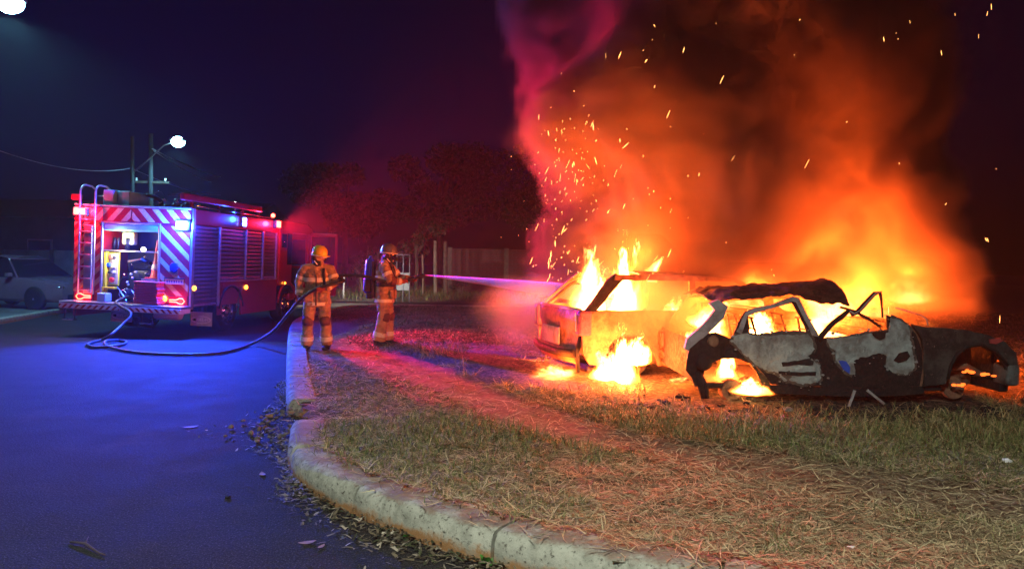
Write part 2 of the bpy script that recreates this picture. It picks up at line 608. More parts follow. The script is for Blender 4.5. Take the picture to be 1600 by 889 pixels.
# ================================================================== STREET LAMPS
M_pole = pm('pole_concrete', (.03, .03, .03), .9, var=.3, bump=.3)
M_steel = pm('galvanised_steel', (.35, .36, .37), .45, .8, var=.25)
M_lamp_glass = pm('lamp_glass', (.8, .9, .9), .3, emit=(.30, .80, 1.0), estr=40)
LAMP_COL = (.22, .72, 1.0)
def street_lamp(base, head, label, power, col=LAMP_COL):
    t = tag(empty('street_lamp', base), label, 'street lamp', 'street lamps on the left of the road')
    bx, by, bz = base
    hx, hy, hz = head[0] - bx, head[1] - by, head[2] - bz
    MB().tube([(0, 0, 0), (0, 0, hz * .5), (0, 0, hz + .2)], [.11, .09, .07], 10).build('pole', M_pole, t, smooth=True, autos=40)
    MB().tube([(0, 0, hz - 1.3), (hx * .35, hy * .35, hz - .75), (hx * .7, hy * .7, hz - .15), (hx, hy, hz + .06)], .03, 8).build('arm', M_steel, t, smooth=True)
    d = Vector((hx, hy, 0)).normalized()
    M = Matrix.Translation((hx, hy, hz)) @ Matrix.Rotation(math.atan2(d.y, d.x), 4, 'Z')
    MB().bbox(-.28, .32, -.14, .14, .03, .14, .04, M).build('lamp_head', M_steel, t)
    MB().ball((.03, 0, .0), (.27, .24, .22), M).build('lamp_glass', M_lamp_glass, t, smooth=True)
    lamp('street_light', (hx, hy, hz - .20), power, col, .12, t, 'SPOT', 158, (0, 0, 0))
    return t
street_lamp((-15.5, 30, .1), at(277, 222, 30), 'lit street lamp on a pole behind the fire engine', 2200)
street_lamp((-12.6, 14.4, .1), at(12, 4, 15), 'lit street lamp cut off by the top left corner', 4200)
street_lamp((-9.4, -3.0, .1), (-1.0, -2.8, 6.6), 'street lamp behind the photographer, outside the picture', 9600, col=(.95, 1.0, .86))

# ================================================================== FIRE ENGINE
M_red = pm('fire_red_paint', (.22, .007, .011), .28, var=.2, vscale=3, coat=.4)
M_rred = pm('reflective_red', (.34, .010, .016), .35, var=.25, vscale=25)
M_ryel = pm('reflective_yellow', (.50, .44, .15), .4, var=.25, vscale=25)
M_rwhite = pm('reflective_white', (.78, .78, .80), .4, var=.2, vscale=25)
M_alu = pm('brushed_aluminium', (.55, .56, .58), .38, .85, var=.25, vscale=12)
M_shut = pm('shutter_aluminium', (.15, .145, .16), .42, .6, var=.3, vscale=5)
M_black = pm('black_rubber', (.012, .012, .013), .75, var=.4, vscale=20, bump=.2)
M_dark = pm('dark_machinery', (.025, .026, .03), .45, .3, var=.5, vscale=9)
M_flap = pm('mudflap_grey', (.55, .60, .62), .8, var=.25, vscale=8)
M_white = pm('white_lettering', (.82, .82, .82), .5)
M_yelp = pm('yellow_panel', (.78, .62, .02), .4, var=.15)
M_teal = pm('teal_chest_paint', (.12, .42, .55), .5, var=.3, vscale=4)
M_glass = pm('dark_glass', (.01, .012, .016), .06, spec=.6)
M_chrome = pm('chrome', (.75, .76, .78), .16, 1.0)
M_int = pm('dark_interior', (.015, .012, .014), .8)
def emat(name, col, s):
    return pm(name, tuple(min(1, c) for c in col), .4, emit=col, estr=s)
M_eblue = emat('blue_beacon_lens', (.10, .22, 1.0), 26)
M_ered = emat('red_beacon_lens', (1.0, .05, .03), 24)
M_etail = emat('tail_light_lens', (1.0, .10, .05), 9)
M_eamber = emat('amber_marker_lens', (1.0, .30, .02), 12)
M_ewhite = emat('work_light_lens', (.85, .95, 1.0), 22)
M_ewarm = emat('locker_light_lens', (1.0, .93, .7), 14)

truck = tag(empty('fire_engine', (-7.65, 14.75, 0.0), (0, R(1.5), -R(5.5))), 'red fire engine with striped rear, open pump bay and lit beacons on the road', 'fire engine')
bpy.context.view_layer.update()
TM = truck.matrix_world.copy()
def TW(x, y, z):
    return TM @ Vector((x, y, z))
def tb(name, mat, *boxes, bev=.012, parent=truck):
    m = MB()
    for b in boxes:
        m.bbox(*b, bev)
    return m.build(name, mat, parent)
# --- superstructure: walls round the bay and the side lockers
tb('rear_body', M_red, (-1.25, -.66, 0, .9, .64, 2.6), (.56, 1.2, .0, 1.1, .64, 2.6), (-.66, .56, 0.02, .9, 2.27, 2.598), (-.66, .56, .92, 1.1, .64, 2.3), (-.66, .56, .05, .95, .58, .64))
tb('locker_body', M_red, (-1.25, 1.2, 1.1, 4.12, .62, 2.6))
tb('side_skirt', M_red, (1.19, 1.243, 2.2, 4.12, .36, 1.13))
tb('side_skirt', M_red, (1.19, 1.243, 1.14, 1.3, .42, 1.13))
tb('side_skirt', M_red, (1.19, 1.243, 1.3, 2.2, 1.0, 1.13))
tb('side_skirt', M_red, (-1.25, -1.19, .0, 4.12, .36, 1.13))
tb('top_band', M_red, (1.2, 1.25, .0, 4.12, 2.30, 2.61))
tb('corner_post', M_alu, (1.2, 1.252, .0, .10, .6, 2.62))
tb('corner_post', M_alu, (1.2, 1.248, 1.12, 1.19, .62, 2.31))
tb('corner_post', M_alu, (1.2, 1.246, 2.37, 2.42, 1.13, 2.31))
tb('corner_post', M_alu, (1.2, 1.246, 3.26, 3.34, 1.13, 2.31))
tb('corner_post', M_alu, (1.2, 1.246, 4.03, 4.12, 1.13, 2.31))
tb('body_rail', M_alu, (1.2, 1.25, 1.13, 4.1, 1.125, 1.155))
# --- side roller shutters, slat by slat
sl0 = None
for (y0, y1, z0, z1) in ((.10, 1.12, .64, 2.29), (1.19, 2.37, 1.16, 2.29), (2.42, 3.26, 1.16, 2.29), (3.34, 4.03, 1.16, 2.29)):
    sh = tb('roller_shutter', M_shut, (1.19, 1.205, y0, y1, z0, z1), bev=.003)
    nsl = int((z1 - z0) / .082)
    for i in range(nsl):
        zz = z0 + (i + .5) * (z1 - z0) / nsl
        if sl0 is None:
            m = MB().prism([(0, -.036), (.012, -.026), (.015, 0), (.012, .026), (0, .036)], 0, 1, 'y')
            sl0 = m.build('slat', M_shut, sh)
            c = sl0
        else:
            c = share(sl0, sh)
        c.location = (1.204, y0 + .01, zz)
        c.scale = (1, y1 - y0 - .02, 1)
    tb('lift_bar', M_alu, (1.205, 1.235, y0 + .06, y1 - .06, z0 + .01, z0 + .05), parent=sh)
# --- rear chevrons
def clip_poly(poly, x0, x1, z0, z1):
    def cut(ps, f, inter):
        out = []
        for i in range(len(ps)):
            a, b = ps[i - 1], ps[i]
            fa, fb = f(a), f(b)
            if fa >= 0 and fb >= 0: out.append(b)
            elif fa >= 0 > fb: out.append(inter(a, b, fa, fb))
            elif fa < 0 <= fb:
                out.append(inter(a, b, fa, fb)); out.append(b)
        return out
    it = lambda a, b, fa, fb: (a[0] + (b[0] - a[0]) * fa / (fa - fb), a[1] + (b[1] - a[1]) * fa / (fa - fb))
    for f in (lambda p: p[0] - x0, lambda p: x1 - p[0], lambda p: p[1] - z0, lambda p: z1 - p[1]):
        if len(poly) < 3: return []
        poly = cut(poly, f, it)
    return poly
def chevrons(panel_name, x0, x1, z0, z1, slope, period, frac, mat_back, mat_stripe, y=-.004, phase=0.0):
    pn = tb(panel_name, mat_back, (x0, x1, y, 0.004, z0, z1), bev=.002)
    span = abs(slope) * (x1 - x0)
    c = z0 - span - period * 2 + phase
    while c < z1 + span + period:
        xa, xb = x0 - .1, x1 + .1
        poly = [(xa, c + slope * (xa - x0)), (xb, c + slope * (xb - x0)), (xb, c + slope * (xb - x0) + period * frac), (xa, c + slope * (xa - x0) + period * frac)]
        poly = clip_poly(poly, x0 + .006, x1 - .006, z0 + .006, z1 - .006)
        if len(poly) >= 3:
            MB().prism(poly, y - .004, y - .0005, 'y').build('stripe', mat_stripe, pn)
        c += period
    return pn
chevrons('rear_panel', -1.25, -.66, .86, 2.27, .95, .235, .5, M_rred, M_ryel)
chevrons('rear_panel', .585, 1.2, .86, 2.25, -.95, .31, .40, M_rred, M_ryel)
chevrons('rear_panel', -1.25, -.05, 2.30, 2.575, 1.1, .33, .45, M_rred, M_ryel, phase=.1)
chevrons('rear_panel', -.03, 1.2, 2.30, 2.575, -1.1, .33, .45, M_rred, M_ryel, phase=.1)
tb('bay_trim', M_alu, (-.67, -.63, -.03, .02, .64, 2.29), (.545, .585, -.03, .02, .64, 2.29), (-.63, .545, -.03, .02, 2.255, 2.295))
tb('roof_trim', M_alu, (-1.25, 1.23, -.035, .02, 2.585, 2.625))
tb('bay_shutter', M_teal, (-.63, .545, -.02, .12, 2.11, 2.25), bev=.03)
# --- rear lights: glowing ring tail lights
def ring(x, z, sx, parent, mat, name='tail_light'):
    a = [(x - sx * .17, -.03, z - .018), (x - sx * .03, -.03, z - .022), (x + sx * .04, -.03, z - .055), (x + sx * .10, -.03, z - .055), (x + sx * .145, -.03, z),
         (x + sx * .10, -.03, z + .055), (x + sx * .04, -.03, z + .055), (x - sx * .03, -.03, z + .022), (x - sx * .17, -.03, z + .018)]
    hs = tb('light_housing', M_rred, (min(x - sx * .2, x + sx * .2), max(x - sx * .2, x + sx * .2), -.02, 0, z - .095, z + .095), bev=.008)
    o = MB().tube(a, .013, 6).build(name, mat, parent, smooth=True)
    return o
ring(-1.02, .765, -1, truck, M_etail)
ring(.99, .765, 1, truck, M_etail)
lamp('tail_glow', (-1.02, -.12, .77), 5, (1, .06, .03), .05, truck)
lamp('tail_glow', (.99, -.12, .77), 7, (1, .06, .03), .05, truck)
MB().ball((.72, -.03, .8), (.045, .03, .06)).build('turn_signal', M_eamber, truck, smooth=True)
# --- beacons
V3 = lambda a: Vector(a)
def beacon(name, loc, sx, sy, sz, mat, power, col, off, lens_split=False, aim=(0, 0, 0), spot=160, glow=60):
    hs = MB().bbox(loc[0] - sx / 2 - .02, loc[0] + sx / 2 + .02, loc[1] - sy / 2, loc[1] + sy / 2, loc[2] - sz / 2 - .02, loc[2] + sz / 2 + .02, .02).build(name, M_alu, truck)
    ax = Vector(off).normalized()
    L = Vector(loc)
    if lens_split:
        for q in (-1, 1):
            MB().bbox(L.x + q * sx * .26 - sx * .21, L.x + q * sx * .26 + sx * .21, L.y + ax.y * sy / 2 - .02, L.y + ax.y * sy / 2 + .02, L.z - sz / 2, L.z + sz / 2, .02).build('lens', mat, hs)
    elif abs(ax.y) > .5:
        MB().bbox(L.x - sx / 2, L.x + sx / 2, L.y + ax.y * sy / 2 - .02, L.y + ax.y * sy / 2 + .02, L.z - sz / 2, L.z + sz / 2, .03).build('lens', mat, hs)
    else:
        MB().bbox(L.x + ax.x * sx / 2, L.x + ax.x * (sx / 2 + .04), L.y - sy / 2 + .01, L.y + sy / 2 - .01, L.z - sz / 2, L.z + sz / 2, .015).build('lens', mat, hs)
    if power:
        q = (ax + V3(aim)).normalized().to_track_quat('-Z', 'Y').to_euler()
        lamp('beacon_light', L + ax * (max(sx, sy) * .5 + .06), power, col, .06, truck, 'SPOT', spot, q)
        lamp('beacon_glow', L + ax * (max(sx, sy) * .5 + .12), glow, col, .06, truck)
    return hs
BLUE, REDL = (.008, .05, 1.0), (1.0, .012, .05)
beacon('beacon', (-1.10, -.03, 2.47), .25, .10, .13, M_ered, 90, REDL, (0, -1, 0), True, glow=120)
beacon('beacon', (1.06, -.03, 2.27), .23, .10, .17, M_eblue, 9500, BLUE, (0, -1, 0), aim=(.25, 0, -1.1), spot=100, glow=1300)
lamp('beacon_glow', (1.42, .0, 2.3), 110, BLUE, .06, truck)  # added light without a lens, imitates the corner beacon's glare along the side
beacon('side_beacon', (1.26, 2.09, 2.52), .06, .18, .09, M_eblue, 13000, BLUE, (1, 0, 0), aim=(0, -.86, -.28), spot=19, glow=50)
beacon('side_beacon', (1.26, 2.09, 2.42), .06, .18, .09, M_eblue, 0, BLUE, (1, 0, 0))
beacon('side_beacon', (1.27, 3.92, 2.52), .08, .24, .16, M_ered, 22000, REDL, (1, 0, 0), aim=(0, -1.05, -.10), spot=42, glow=70)
MB().ball((1.12, 4.05, 2.74), .05).build('side_beacon', M_ered, truck, smooth=True)
wk = MB().tube([(1.1, 2.05, 2.6), (1.1, 2.05, 2.82)], .02).build('work_light', M_alu, truck)
MB().ball((1.1, 2.02, 2.86), (.06, .06, .055)).build('lens', M_ewhite, wk, smooth=True)
for y_, z_ in ((.11, 1.03), (2.40, .98)):
    MB().ball((1.255, y_, z_), (.03, .06, .05)).build('side_marker', M_eamber, truck, smooth=True)
# --- ladder up the rear, hoops on the roof
lad = tag(empty('ladder', parent=truck))
for x_ in (-1.08, -.76):
    pts = [(x_, -.09, .82), (x_, -.09, 2.85)]
    pts += [(x_, -.09 + .16 * (1 - math.cos(a)), 2.85 + .16 * math.sin(a)) for a in (.4, .8, 1.2, PI / 2)]
    pts += [(x_, .25, 3.0), (x_, .38, 2.94), (x_, .40, 2.62)]
    MB().tube(pts, .019, 8).build('ladder_rail', M_alu, lad, smooth=True)
for i in range(8):
    MB().tube([(-1.08, -.09, .9 + i * .235), (-.76, -.09, .9 + i * .235)], .014, 6).build('rung', M_alu, lad, smooth=True)
MB().bbox(-1.0, -.84, -.055, -.01, .84, 2.2, .005).build('back_plate', M_alu, lad)
MB().tube([(-1.08, .40, 2.82), (-.76, .40, 2.82)], .014, 6).build('rung', M_alu, lad)
# --- roof load
tb('roof_chest', M_teal, (-.76, -.54, .15, .8, 2.61, 2.94), bev=.015)
tb('roof_chest', M_teal, (-.525, -.26, .25, .95, 2.61, 2.93), bev=.015)
tb('roof_chest', M_red, (-1.2, -.85, .6, 2.4, 2.61, 2.74))
gal = MB().bbox(1.10, 1.2, -.25, 3.25, 2.76, 2.90, .02)
for y_ in (.1, 1.2, 2.3, 3.15):
    gal.box(1.13, 1.17, y_ - .03, y_ + .03, 2.6, 2.77)
gal.build('roof_rail', M_red, truck)
MB().tube([(1.19, .2, 2.68), (1.19, 3.9, 2.66)], .025, 8).build('roof_pipe', M_chrome, truck, smooth=True)
mon = MB().tube([(.15, .7, 2.6), (.15, .7, 2.78), (.05, .62, 2.86), (-.02, .45, 2.88)], [.05, .05, .045, .035], 10).build('water_cannon', M_dark, truck, smooth=True)
MB().tube([(.15 + .12 * math.cos(a), .62, 2.86 + .12 * math.sin(a)) for a in np.linspace(0, 2 * PI, 18)[:-1]], .01, 6, closed=True).build('hand_wheel', M_chrome, mon, smooth=True)
hb = MB()
for k_, (x_, y_, z_, l_) in enumerate([(.35, .5, 2.66, .5), (.5, .55, 2.7, .7), (.66, .6, 2.68, .6), (.45, .7, 2.80, .4), (.8, .5, 2.72, .6)]):
    hb.tube([(x_, y_, z_), (x_ + .03, y_ + l_ * .5, z_ + .03), (x_ - .02, y_ + l_, z_)], .045, 8)
hb.build('roof_hose_bundle', M_dark, truck, smooth=True)
for (x_, z_) in ((.42, 2.84), (.7, 2.80), (.9, 2.84)):
    MB().lathe([(.028, 0), (.034, .02), (.034, .1), (.024, .12)], 10, Matrix.Translation((x_, .42, z_ - .06)) @ Matrix.Rotation(R(70), 4, 'X')).build('coupling', M_chrome, truck)
MB().tube([(.55, .42, 2.93), (.95, .42, 2.95)], .014, 6).build('pike_pole', M_chrome, truck)
MB().tube([(.5, .35, 2.89), (.85, .35, 2.9)], .014, 6).build('pike_pole', M_chrome, truck)
flood = MB().bbox(-1.34, -1.16, -.02, .10, 2.70, 2.82, .02, Matrix.Translation((0, 0, 0))).build('rear_floodlight', M_red, truck)
# --- rear deck and bumper
dk_ = tb('rear_deck', M_alu, (-1.28, .02, -.36, 0, .64, .685), bev=.006)
tb('rear_deck', M_alu, (.03, 1.25, -.36, 0, .63, .675), bev=.006)
bumpers = [chevrons('bumper', -1.28, .0, .545, .635, 1.0, .13, .42, M_rwhite, M_rred, y=-.366), chevrons('bumper', .04, 1.25, .535, .625, -1.0, .13, .42, M_rwhite, M_rred, y=-.366)]
for x0_ in (-1.2, .42):
    st_ = MB()
    for q in (0, .22):
        st_.tube([(x0_ + q, -.28, .58), (x0_ + q, -.30, .33)], .012, 6)
    sp_ = st_.build('step_frame', M_dark, truck)
    MB().bbox(x0_ - .01, x0_ + .23, -.36, -.24, .305, .33, .004).build('step_tread', M_chrome, sp_)
# --- mudflaps with oval emblem and lettering
def text_mesh(body, size, mat, parent, M, shear=0.0, name='lettering', ext=.002):
    cu = bpy.data.curves.new(name, 'FONT')
    cu.body = body
    cu.size = size
    cu.shear = shear
    cu.extrude = ext
    cu.align_x = 'CENTER'
    cu.align_y = 'CENTER'
    cu.offset = size * .02
    to = bpy.data.objects.new(name, cu)
    COL.objects.link(to)
    bpy.context.view_layer.update()
    me = bpy.data.meshes.new_from_object(to.evaluated_get(bpy.context.evaluated_depsgraph_get()))
    bpy.data.objects.remove(to)
    me.transform(M)
    return link_mesh(name, me, mat, parent)
for x0_, y_ in ((-1.10, 1.0), (.70, 1.0)):
    fl = MB().bbox(x0_, x0_ + .48, y_, y_ + .012, .18, .48, .003).build('mudflap', M_flap, truck)
    cx_, cz_ = x0_ + .24, .315
    MB().tube([(cx_ + .215 * math.cos(a), y_ - .004, cz_ + .072 * math.sin(a)) for a in np.linspace(0, 2 * PI, 33)[:-1]], .008, 5, closed=True).build('oval_emblem', M_white, fl, smooth=True)
    text_mesh('TRIEL-HT', .088, M_white, fl, Matrix.Translation((cx_ + .02, y_ - .005, cz_)) @ Matrix.Rotation(PI / 2, 4, 'X'), shear=.25)
    MB().prism([(cx_ - .20, cz_ - .01), (cx_ - .12, cz_ + .03), (cx_ - .12, cz_ - .03)], y_ - .008, y_ - .002, 'y').build('emblem_wedge', M_black, fl)
tb('chassis', M_dark, (-.45, -.3, .1, 6.4, .5, .66), (.3, .45, .1, 6.4, .5, .66), (-.45, .45, .3, .42, .48, .6), (-.3, .1, .5, 1.0, .35, .55))
MB().tube([(-1.0, 1.7, .46), (1.0, 1.7, .46)], .08, 8).build('axle', M_dark, truck)
MB().ball((0, 1.7, .46), (.2, .2, .2)).build('differential', M_dark, truck, smooth=True)
MB().lathe([(.10, 0), (.12, .05), (.12, .5), (.10, .55)], 14, Matrix.Translation((.25, .45, .45)) @ Matrix.Rotation(PI / 2, 4, 'Y')).build('air_tank', pm('pale_tank', (.5, .47, .42), .5), truck, smooth=True, autos=40)
def wheel(loc, r, wd, parent, name='wheel', rimmat=M_chrome):
    wo_ = empty(name, loc, parent=parent)
    M = Matrix.Rotation(PI / 2, 4, 'Y')
    MB().lathe([(r * .62, -wd / 2), (r * .9, -wd / 2), (r * .985, -wd * .38), (r, -wd * .2), (r, wd * .2), (r * .985, wd * .38), (r * .9, wd / 2), (r * .62, wd / 2), (r * .6, wd * .3), (r * .6, -wd * .3)], 30, M).build('tyre', M_black, wo_, smooth=True, autos=50)
    rm = MB().lathe([(r * .61, -wd * .3), (r * .61, wd * .44), (r * .56, wd * .46), (r * .52, wd * .34), (r * .3, wd * .22), (r * .2, wd * .44), (r * .16, wd * .46), (.02, wd * .46)], 24, M).build('rim', rimmat, wo_, smooth=True, autos=35)
    for k_ in range(8):
        a = 2 * PI * k_ / 8
        MB().lathe([(.016, 0), (.016, .03), (.008, .035)], 6, Matrix.Translation((wd * .27, r * .33 * math.cos(a), r * .33 * math.sin(a))) @ M).build('wheel_nut', rimmat, rm)
    return wo_
for sx_ in (-1, 1):
    wheel((sx_ * 1.03, 1.72, .47), .47, .26, truck)
    wheel((sx_ * .72, 1.72, .47), .47, .24, truck)
    wheel((sx_ * 1.05, 4.85, .47), .47, .27, truck)
arch = [(1.72 + .56 * math.cos(a), .47 + .56 * math.sin(a)) for a in np.linspace(.15, PI - .15, 14)]
MB().tube([(1.235, p[0], p[1]) for p in arch], .03, 6).build('wheel_arch_trim', M_black, truck, smooth=True)
MB().tube([(1.28, 2.02, .93), (1.28, 1.9, .45)], .018, 6).build('prop_bar', M_chrome, truck)
# --- pump bay
tb('bay_back', M_int, (-.66, .56, .86, .9, .66, 2.26))
tb('bay_shelf', M_alu, (-.65, .545, .05, .86, 1.70, 1.725), bev=.004)
yp = tb('valve_panel', M_yelp, (-.64, -.36, .12, .16, 1.0, 1.68), (-.64, -.58, .03, .12, .78, 1.68))
tb('control_plate', pm('worn_control_plate', (.45, .38, .27), .5, var=.4, vscale=10), (-.57, -.38, .10, .118, 1.03, 1.66))
for i, (x_, z_, r_, mt) in enumerate([(-.50, 1.58, .04, 'rust_knob'), (-.42, 1.57, .03, 'k'), (-.545, 1.42, .045, 'blue_knob'), (-.44, 1.40, .04, 'pale_knob'), (-.52, 1.27, .03, 'k'), (-.43, 1.28, .035, 'pale_knob'), (-.47, 1.12, .055, 'red_knob')]):
    mk = {'rust_knob': pm('rust_knob', (.35, .12, .05), .5), 'k': M_black, 'blue_knob': pm('blue_knob', (.02, .12, .6), .4), 'pale_knob': pm('pale_knob', (.65, .6, .45), .4), 'red_knob': pm('red_knob', (.7, .02, .02), .4)}[mt]
    MB().lathe([(r_ * .5, 0), (r_ * .5, .02), (r_, .03), (r_, .05), (r_ * .8, .06)], 14, Matrix.Translation((x_, .10, z_)) @ Matrix.Rotation(PI / 2, 4, 'X')).build('valve_knob', mk, truck)
tb('yellow_chute', M_yelp, (-.64, -.36, -.02, .12, .94, .98), (-.64, -.60, -.02, .12, .75, .98))
tb('tool_box', pm('pale_blue_box', (.35, .55, .62), .5), (-.60, -.42, -.2, 0, .69, .86))
pumpo = MB().bbox(-.28, .32, .25, .75, .7, 1.35, .08)
pumpo.tube([(-.2, .3, 1.3), (-.15, .15, 1.5), (.1, .15, 1.55), (.3, .3, 1.45)], .05, 8)
pumpo.tube([(.1, .3, .8), (.1, .05, .8)], .11, 14).tube([(-.2, .3, .85), (-.2, .05, .85)], .10, 14)
pump = pumpo.build('pump', M_dark, truck, smooth=True, autos=40)
for (x_, z_) in ((-.2, .85), (.1, .8)):
    MB().tube([(x_ + .075 * math.cos(a), .02, z_ + .075 * math.sin(a)) for a in np.linspace(0, 2 * PI, 19)[:-1]], .011, 6, closed=True).build('hand_wheel', M_chrome, truck, smooth=True)
    MB().tube([(x_ - .10, .0, z_ + .13), (x_ + .10, .0, z_ - .14)], .013, 6).build('lever', M_chrome, truck)
for i in range(16):
    x_, z_ = random.uniform(-.3, .4), random.uniform(.9, 1.62)
    MB().lathe([(.012, 0), (.026, .012), (.026, .035), (.012, .05)], 10, Matrix.Translation((x_, .2, z_)) @ Matrix.Rotation(PI / 2 + random.uniform(-.5, .5), 4, 'X')).build('fitting', [M_chrome, M_ryel, M_alu][i % 3], truck)
for i in range(9):
    x_, z_ = random.uniform(-.3, .35), random.uniform(.95, 1.6)
    MB().tube([(x_, .2, z_), (x_ + random.uniform(-.12, .12), .16, z_ + random.uniform(-.15, .05)), (x_ + random.uniform(-.2, .2), .2, z_ - random.uniform(.1, .25))], .014, 6).build('pipe', [M_dark, M_chrome, M_black][i % 3], truck, smooth=True)
MB().bbox(-.44, -.18, .3, .45, 1.84, 2.10, .03).build('equipment_case', pm('pale_yellow_case', (.6, .58, .28), .5), truck)
for i, x_ in enumerate((-.6, -.52, -.34, -.3)):
    MB().tube([(x_, .3, 1.73), (x_ + .02, .3, 1.98)], .024, 8).build('bottle', M_dark, truck, smooth=True)
MB().lathe([(.04, 0), (.05, .03), (.03, .06)], 10, Matrix.Translation((.18, .1, 1.76)) @ Matrix.Rotation(PI / 2, 4, 'X')).build('bay_lamp', M_ewarm, truck)
lamp('bay_light', (-.25, -.02, 2.02), 30, (1, .92, .62), .08, truck)
lamp('bay_light', (-.28, -.06, 1.62), 26, (1, .93, .7), .08, truck)
# --- number plate, catches
MB().bbox(.72, 1.10, -.035, -.012, 1.10, 1.20, .004).build('number_plate', pm('plate_pale_blue', (.62, .72, .82), .4), truck)
for i in range(7):
    MB().box(.75 + i * .05, .75 + i * .05 + (.022 if i % 3 else .03), -.0365, -.0352, 1.125, 1.172).build('plate_character', pm('plate_ink', (.1, .14, .35), .5), truck)
MB().bbox(.70, 1.12, -.05, -.01, 1.203, 1.225, .004).build('plate_lamp_bar', M_black, truck)
rl = MB().lathe([(.075, 0), (.085, .02), (.075, .06), (.03, .075)], 18, Matrix.Translation((.90, -.012, 1.42)) @ Matrix.Diagonal((1, 1, 1.25, 1)) @ Matrix.Rotation(PI / 2, 4, 'X')).build('round_rear_light', pm('blue_lens_off', (.01, .03, .4), .2), truck, smooth=True, autos=40)
MB().bbox(.83, .97, -.012, 0.0, 1.28, 1.52, .01).build('light_base', M_alu, truck)
# --- cab
tb('cab_body', M_red, (-1.22, 1.22, 4.3, 5.15, .95, 2.38), (-1.22, -1.16, 5.15, 6.6, .62, 2.38), (-1.22, 1.22, 6.3, 6.7, .55, 1.45), (1.12, 1.22, 6.28, 6.6, 1.45, 2.38), (-1.22, 1.22, 5.0, 6.5, .55, .75), (-1.2, 1.2, 6.62, 6.68, 2.2, 2.38), bev=.04)
MB().prism([(4.28, 2.36), (4.34, 2.58), (4.5, 2.64), (6.2, 2.62), (6.55, 2.52), (6.7, 2.36)], -1.2, 1.2, 'x').build('cab_roof', M_red, truck)
tb('cab_step', M_dark, (1.0, 1.24, 5.35, 6.25, .38, .62))
tb('crew_window', M_glass, (1.215, 1.232, 4.42, 4.72, 1.95, 2.3), bev=.004)
tb('crew_window', M_glass, (1.215, 1.23, 4.78, 5.08, 1.5, 2.32), bev=.004)
tb('grab_handle', M_chrome, (1.24, 1.26, 4.5, 4.66, 2.08, 2.10), bev=.004)
tb('windscreen', M_glass, (-1.1, 1.1, 6.64, 6.66, 1.48, 2.2))
tb('cab_seat', M_int, (.2, 1.0, 5.3, 5.8, .76, 1.2), (.2, 1.0, 5.2, 5.35, 1.2, 1.9), bev=.05)
tb('dashboard', M_int, (-1.1, 1.1, 6.0, 6.3, .9, 1.4), bev=.05)
fa = [(4.85 + .57 * math.cos(a), .47 + .57 * math.sin(a)) for a in np.linspace(.1, PI - .1, 12)]
MB().tube([(1.22, p[0], p[1]) for p in fa], .035, 6).build('wheel_arch_trim', M_red, truck, smooth=True)
MB().ball((1.255, 4.62, 1.02), (.02, .03, .03)).build('side_marker', M_eamber, truck, smooth=True)
# open cab door, swung out on its front hinge
dr = empty('cab_door', (1.24, 6.27, .66), (0, 0, -R(6)), truck)
m = MB()
m.bbox(0, .86, -.03, .03, 0, .82, .02).bbox(0, .08, -.03, .03, .8, 1.72, .02).bbox(.79, .86, -.03, .03, .8, 1.66, .02).bbox(.0, .86, -.03, .03, 1.64, 1.74, .03)
m.build('door_panel', M_red, dr)
MB().bbox(.07, .80, -.008, .008, .81, 1.65, .004).build('door_glass', M_glass, dr)
MB().bbox(.1, .75, -.05, -.03, .15, .7, .02).build('door_lining', M_int, dr)
MB().tube([(.2, -.06, .75), (.6, -.06, .75)], .015, 6).build('door_handle', M_chrome, dr)
# headlights, shining on the verge ahead
for sx_ in (-1, 1):
    hl = MB().bbox(sx_ * .85 - .16, sx_ * .85 + .16, 6.69, 6.75, .8, .98, .02).build('headlight', M_ewhite, truck)
    lamp('headlamp_beam', (sx_ * .85, 6.85, .9), 3000, (1, .96, .82), .08, truck, 'SPOT', 34, (R(86.5), 0, -R(6)))
bpy.context.view_layer.update()

# --- things carried on the engine
def in_truck(o, x, y, z, rz=0):
    o.matrix_world = TM @ Matrix.Translation((x, y, z)) @ Matrix.Rotation(rz, 4, 'Z')
M_cone = pm('cone_orange_red', (.62, .04, .02), .5, var=.2)
cone = empty('traffic_cone')
in_truck(cone, .40, .22, 1.2)
MB().lathe([(.15, 0), (.13, .03), (.085, .30), (.035, .70), (.025, .76)], 18).build('cone_body', M_cone, cone, smooth=True, autos=50)
MB().lathe([(.115, .16), (.117, .165), (.097, .27), (.094, .275)], 18).build('white_band', M_rwhite, cone, smooth=True)
MB().bbox(-.17, .17, -.17, .17, -.025, .006, .01).build('cone_base', M_cone, cone)
tag(cone, 'red traffic cone with a white band standing in the pump bay', 'traffic cone')
tb('cone_shelf', M_alu, (.18, .545, .02, .5, 1.14, 1.172), bev=.004)
fh = empty('folded_hose')
in_truck(fh, .48, -.17, .69)
M_fh = pm('red_hose_jacket', (.62, .06, .07), .6, var=.35, vscale=30, bump=.3, bscale=120)
for i in range(13):
    z_ = .012 + i * .034
    w1 = .24 + random.uniform(-.02, .02)
    pts = [(-w1, -.13, z_), (w1, -.13, z_ + .004), (w1 + .015, -.13, z_ + .017), (w1, -.13, z_ + .026)]
    MB().bbox(-w1 + random.uniform(-.01, .01), w1, -.14, .14, z_, z_ + .028, .012).build('hose_fold', M_fh, fh)
tag(fh, 'red fire hose folded in a stack on the rear deck of the engine', 'hose')

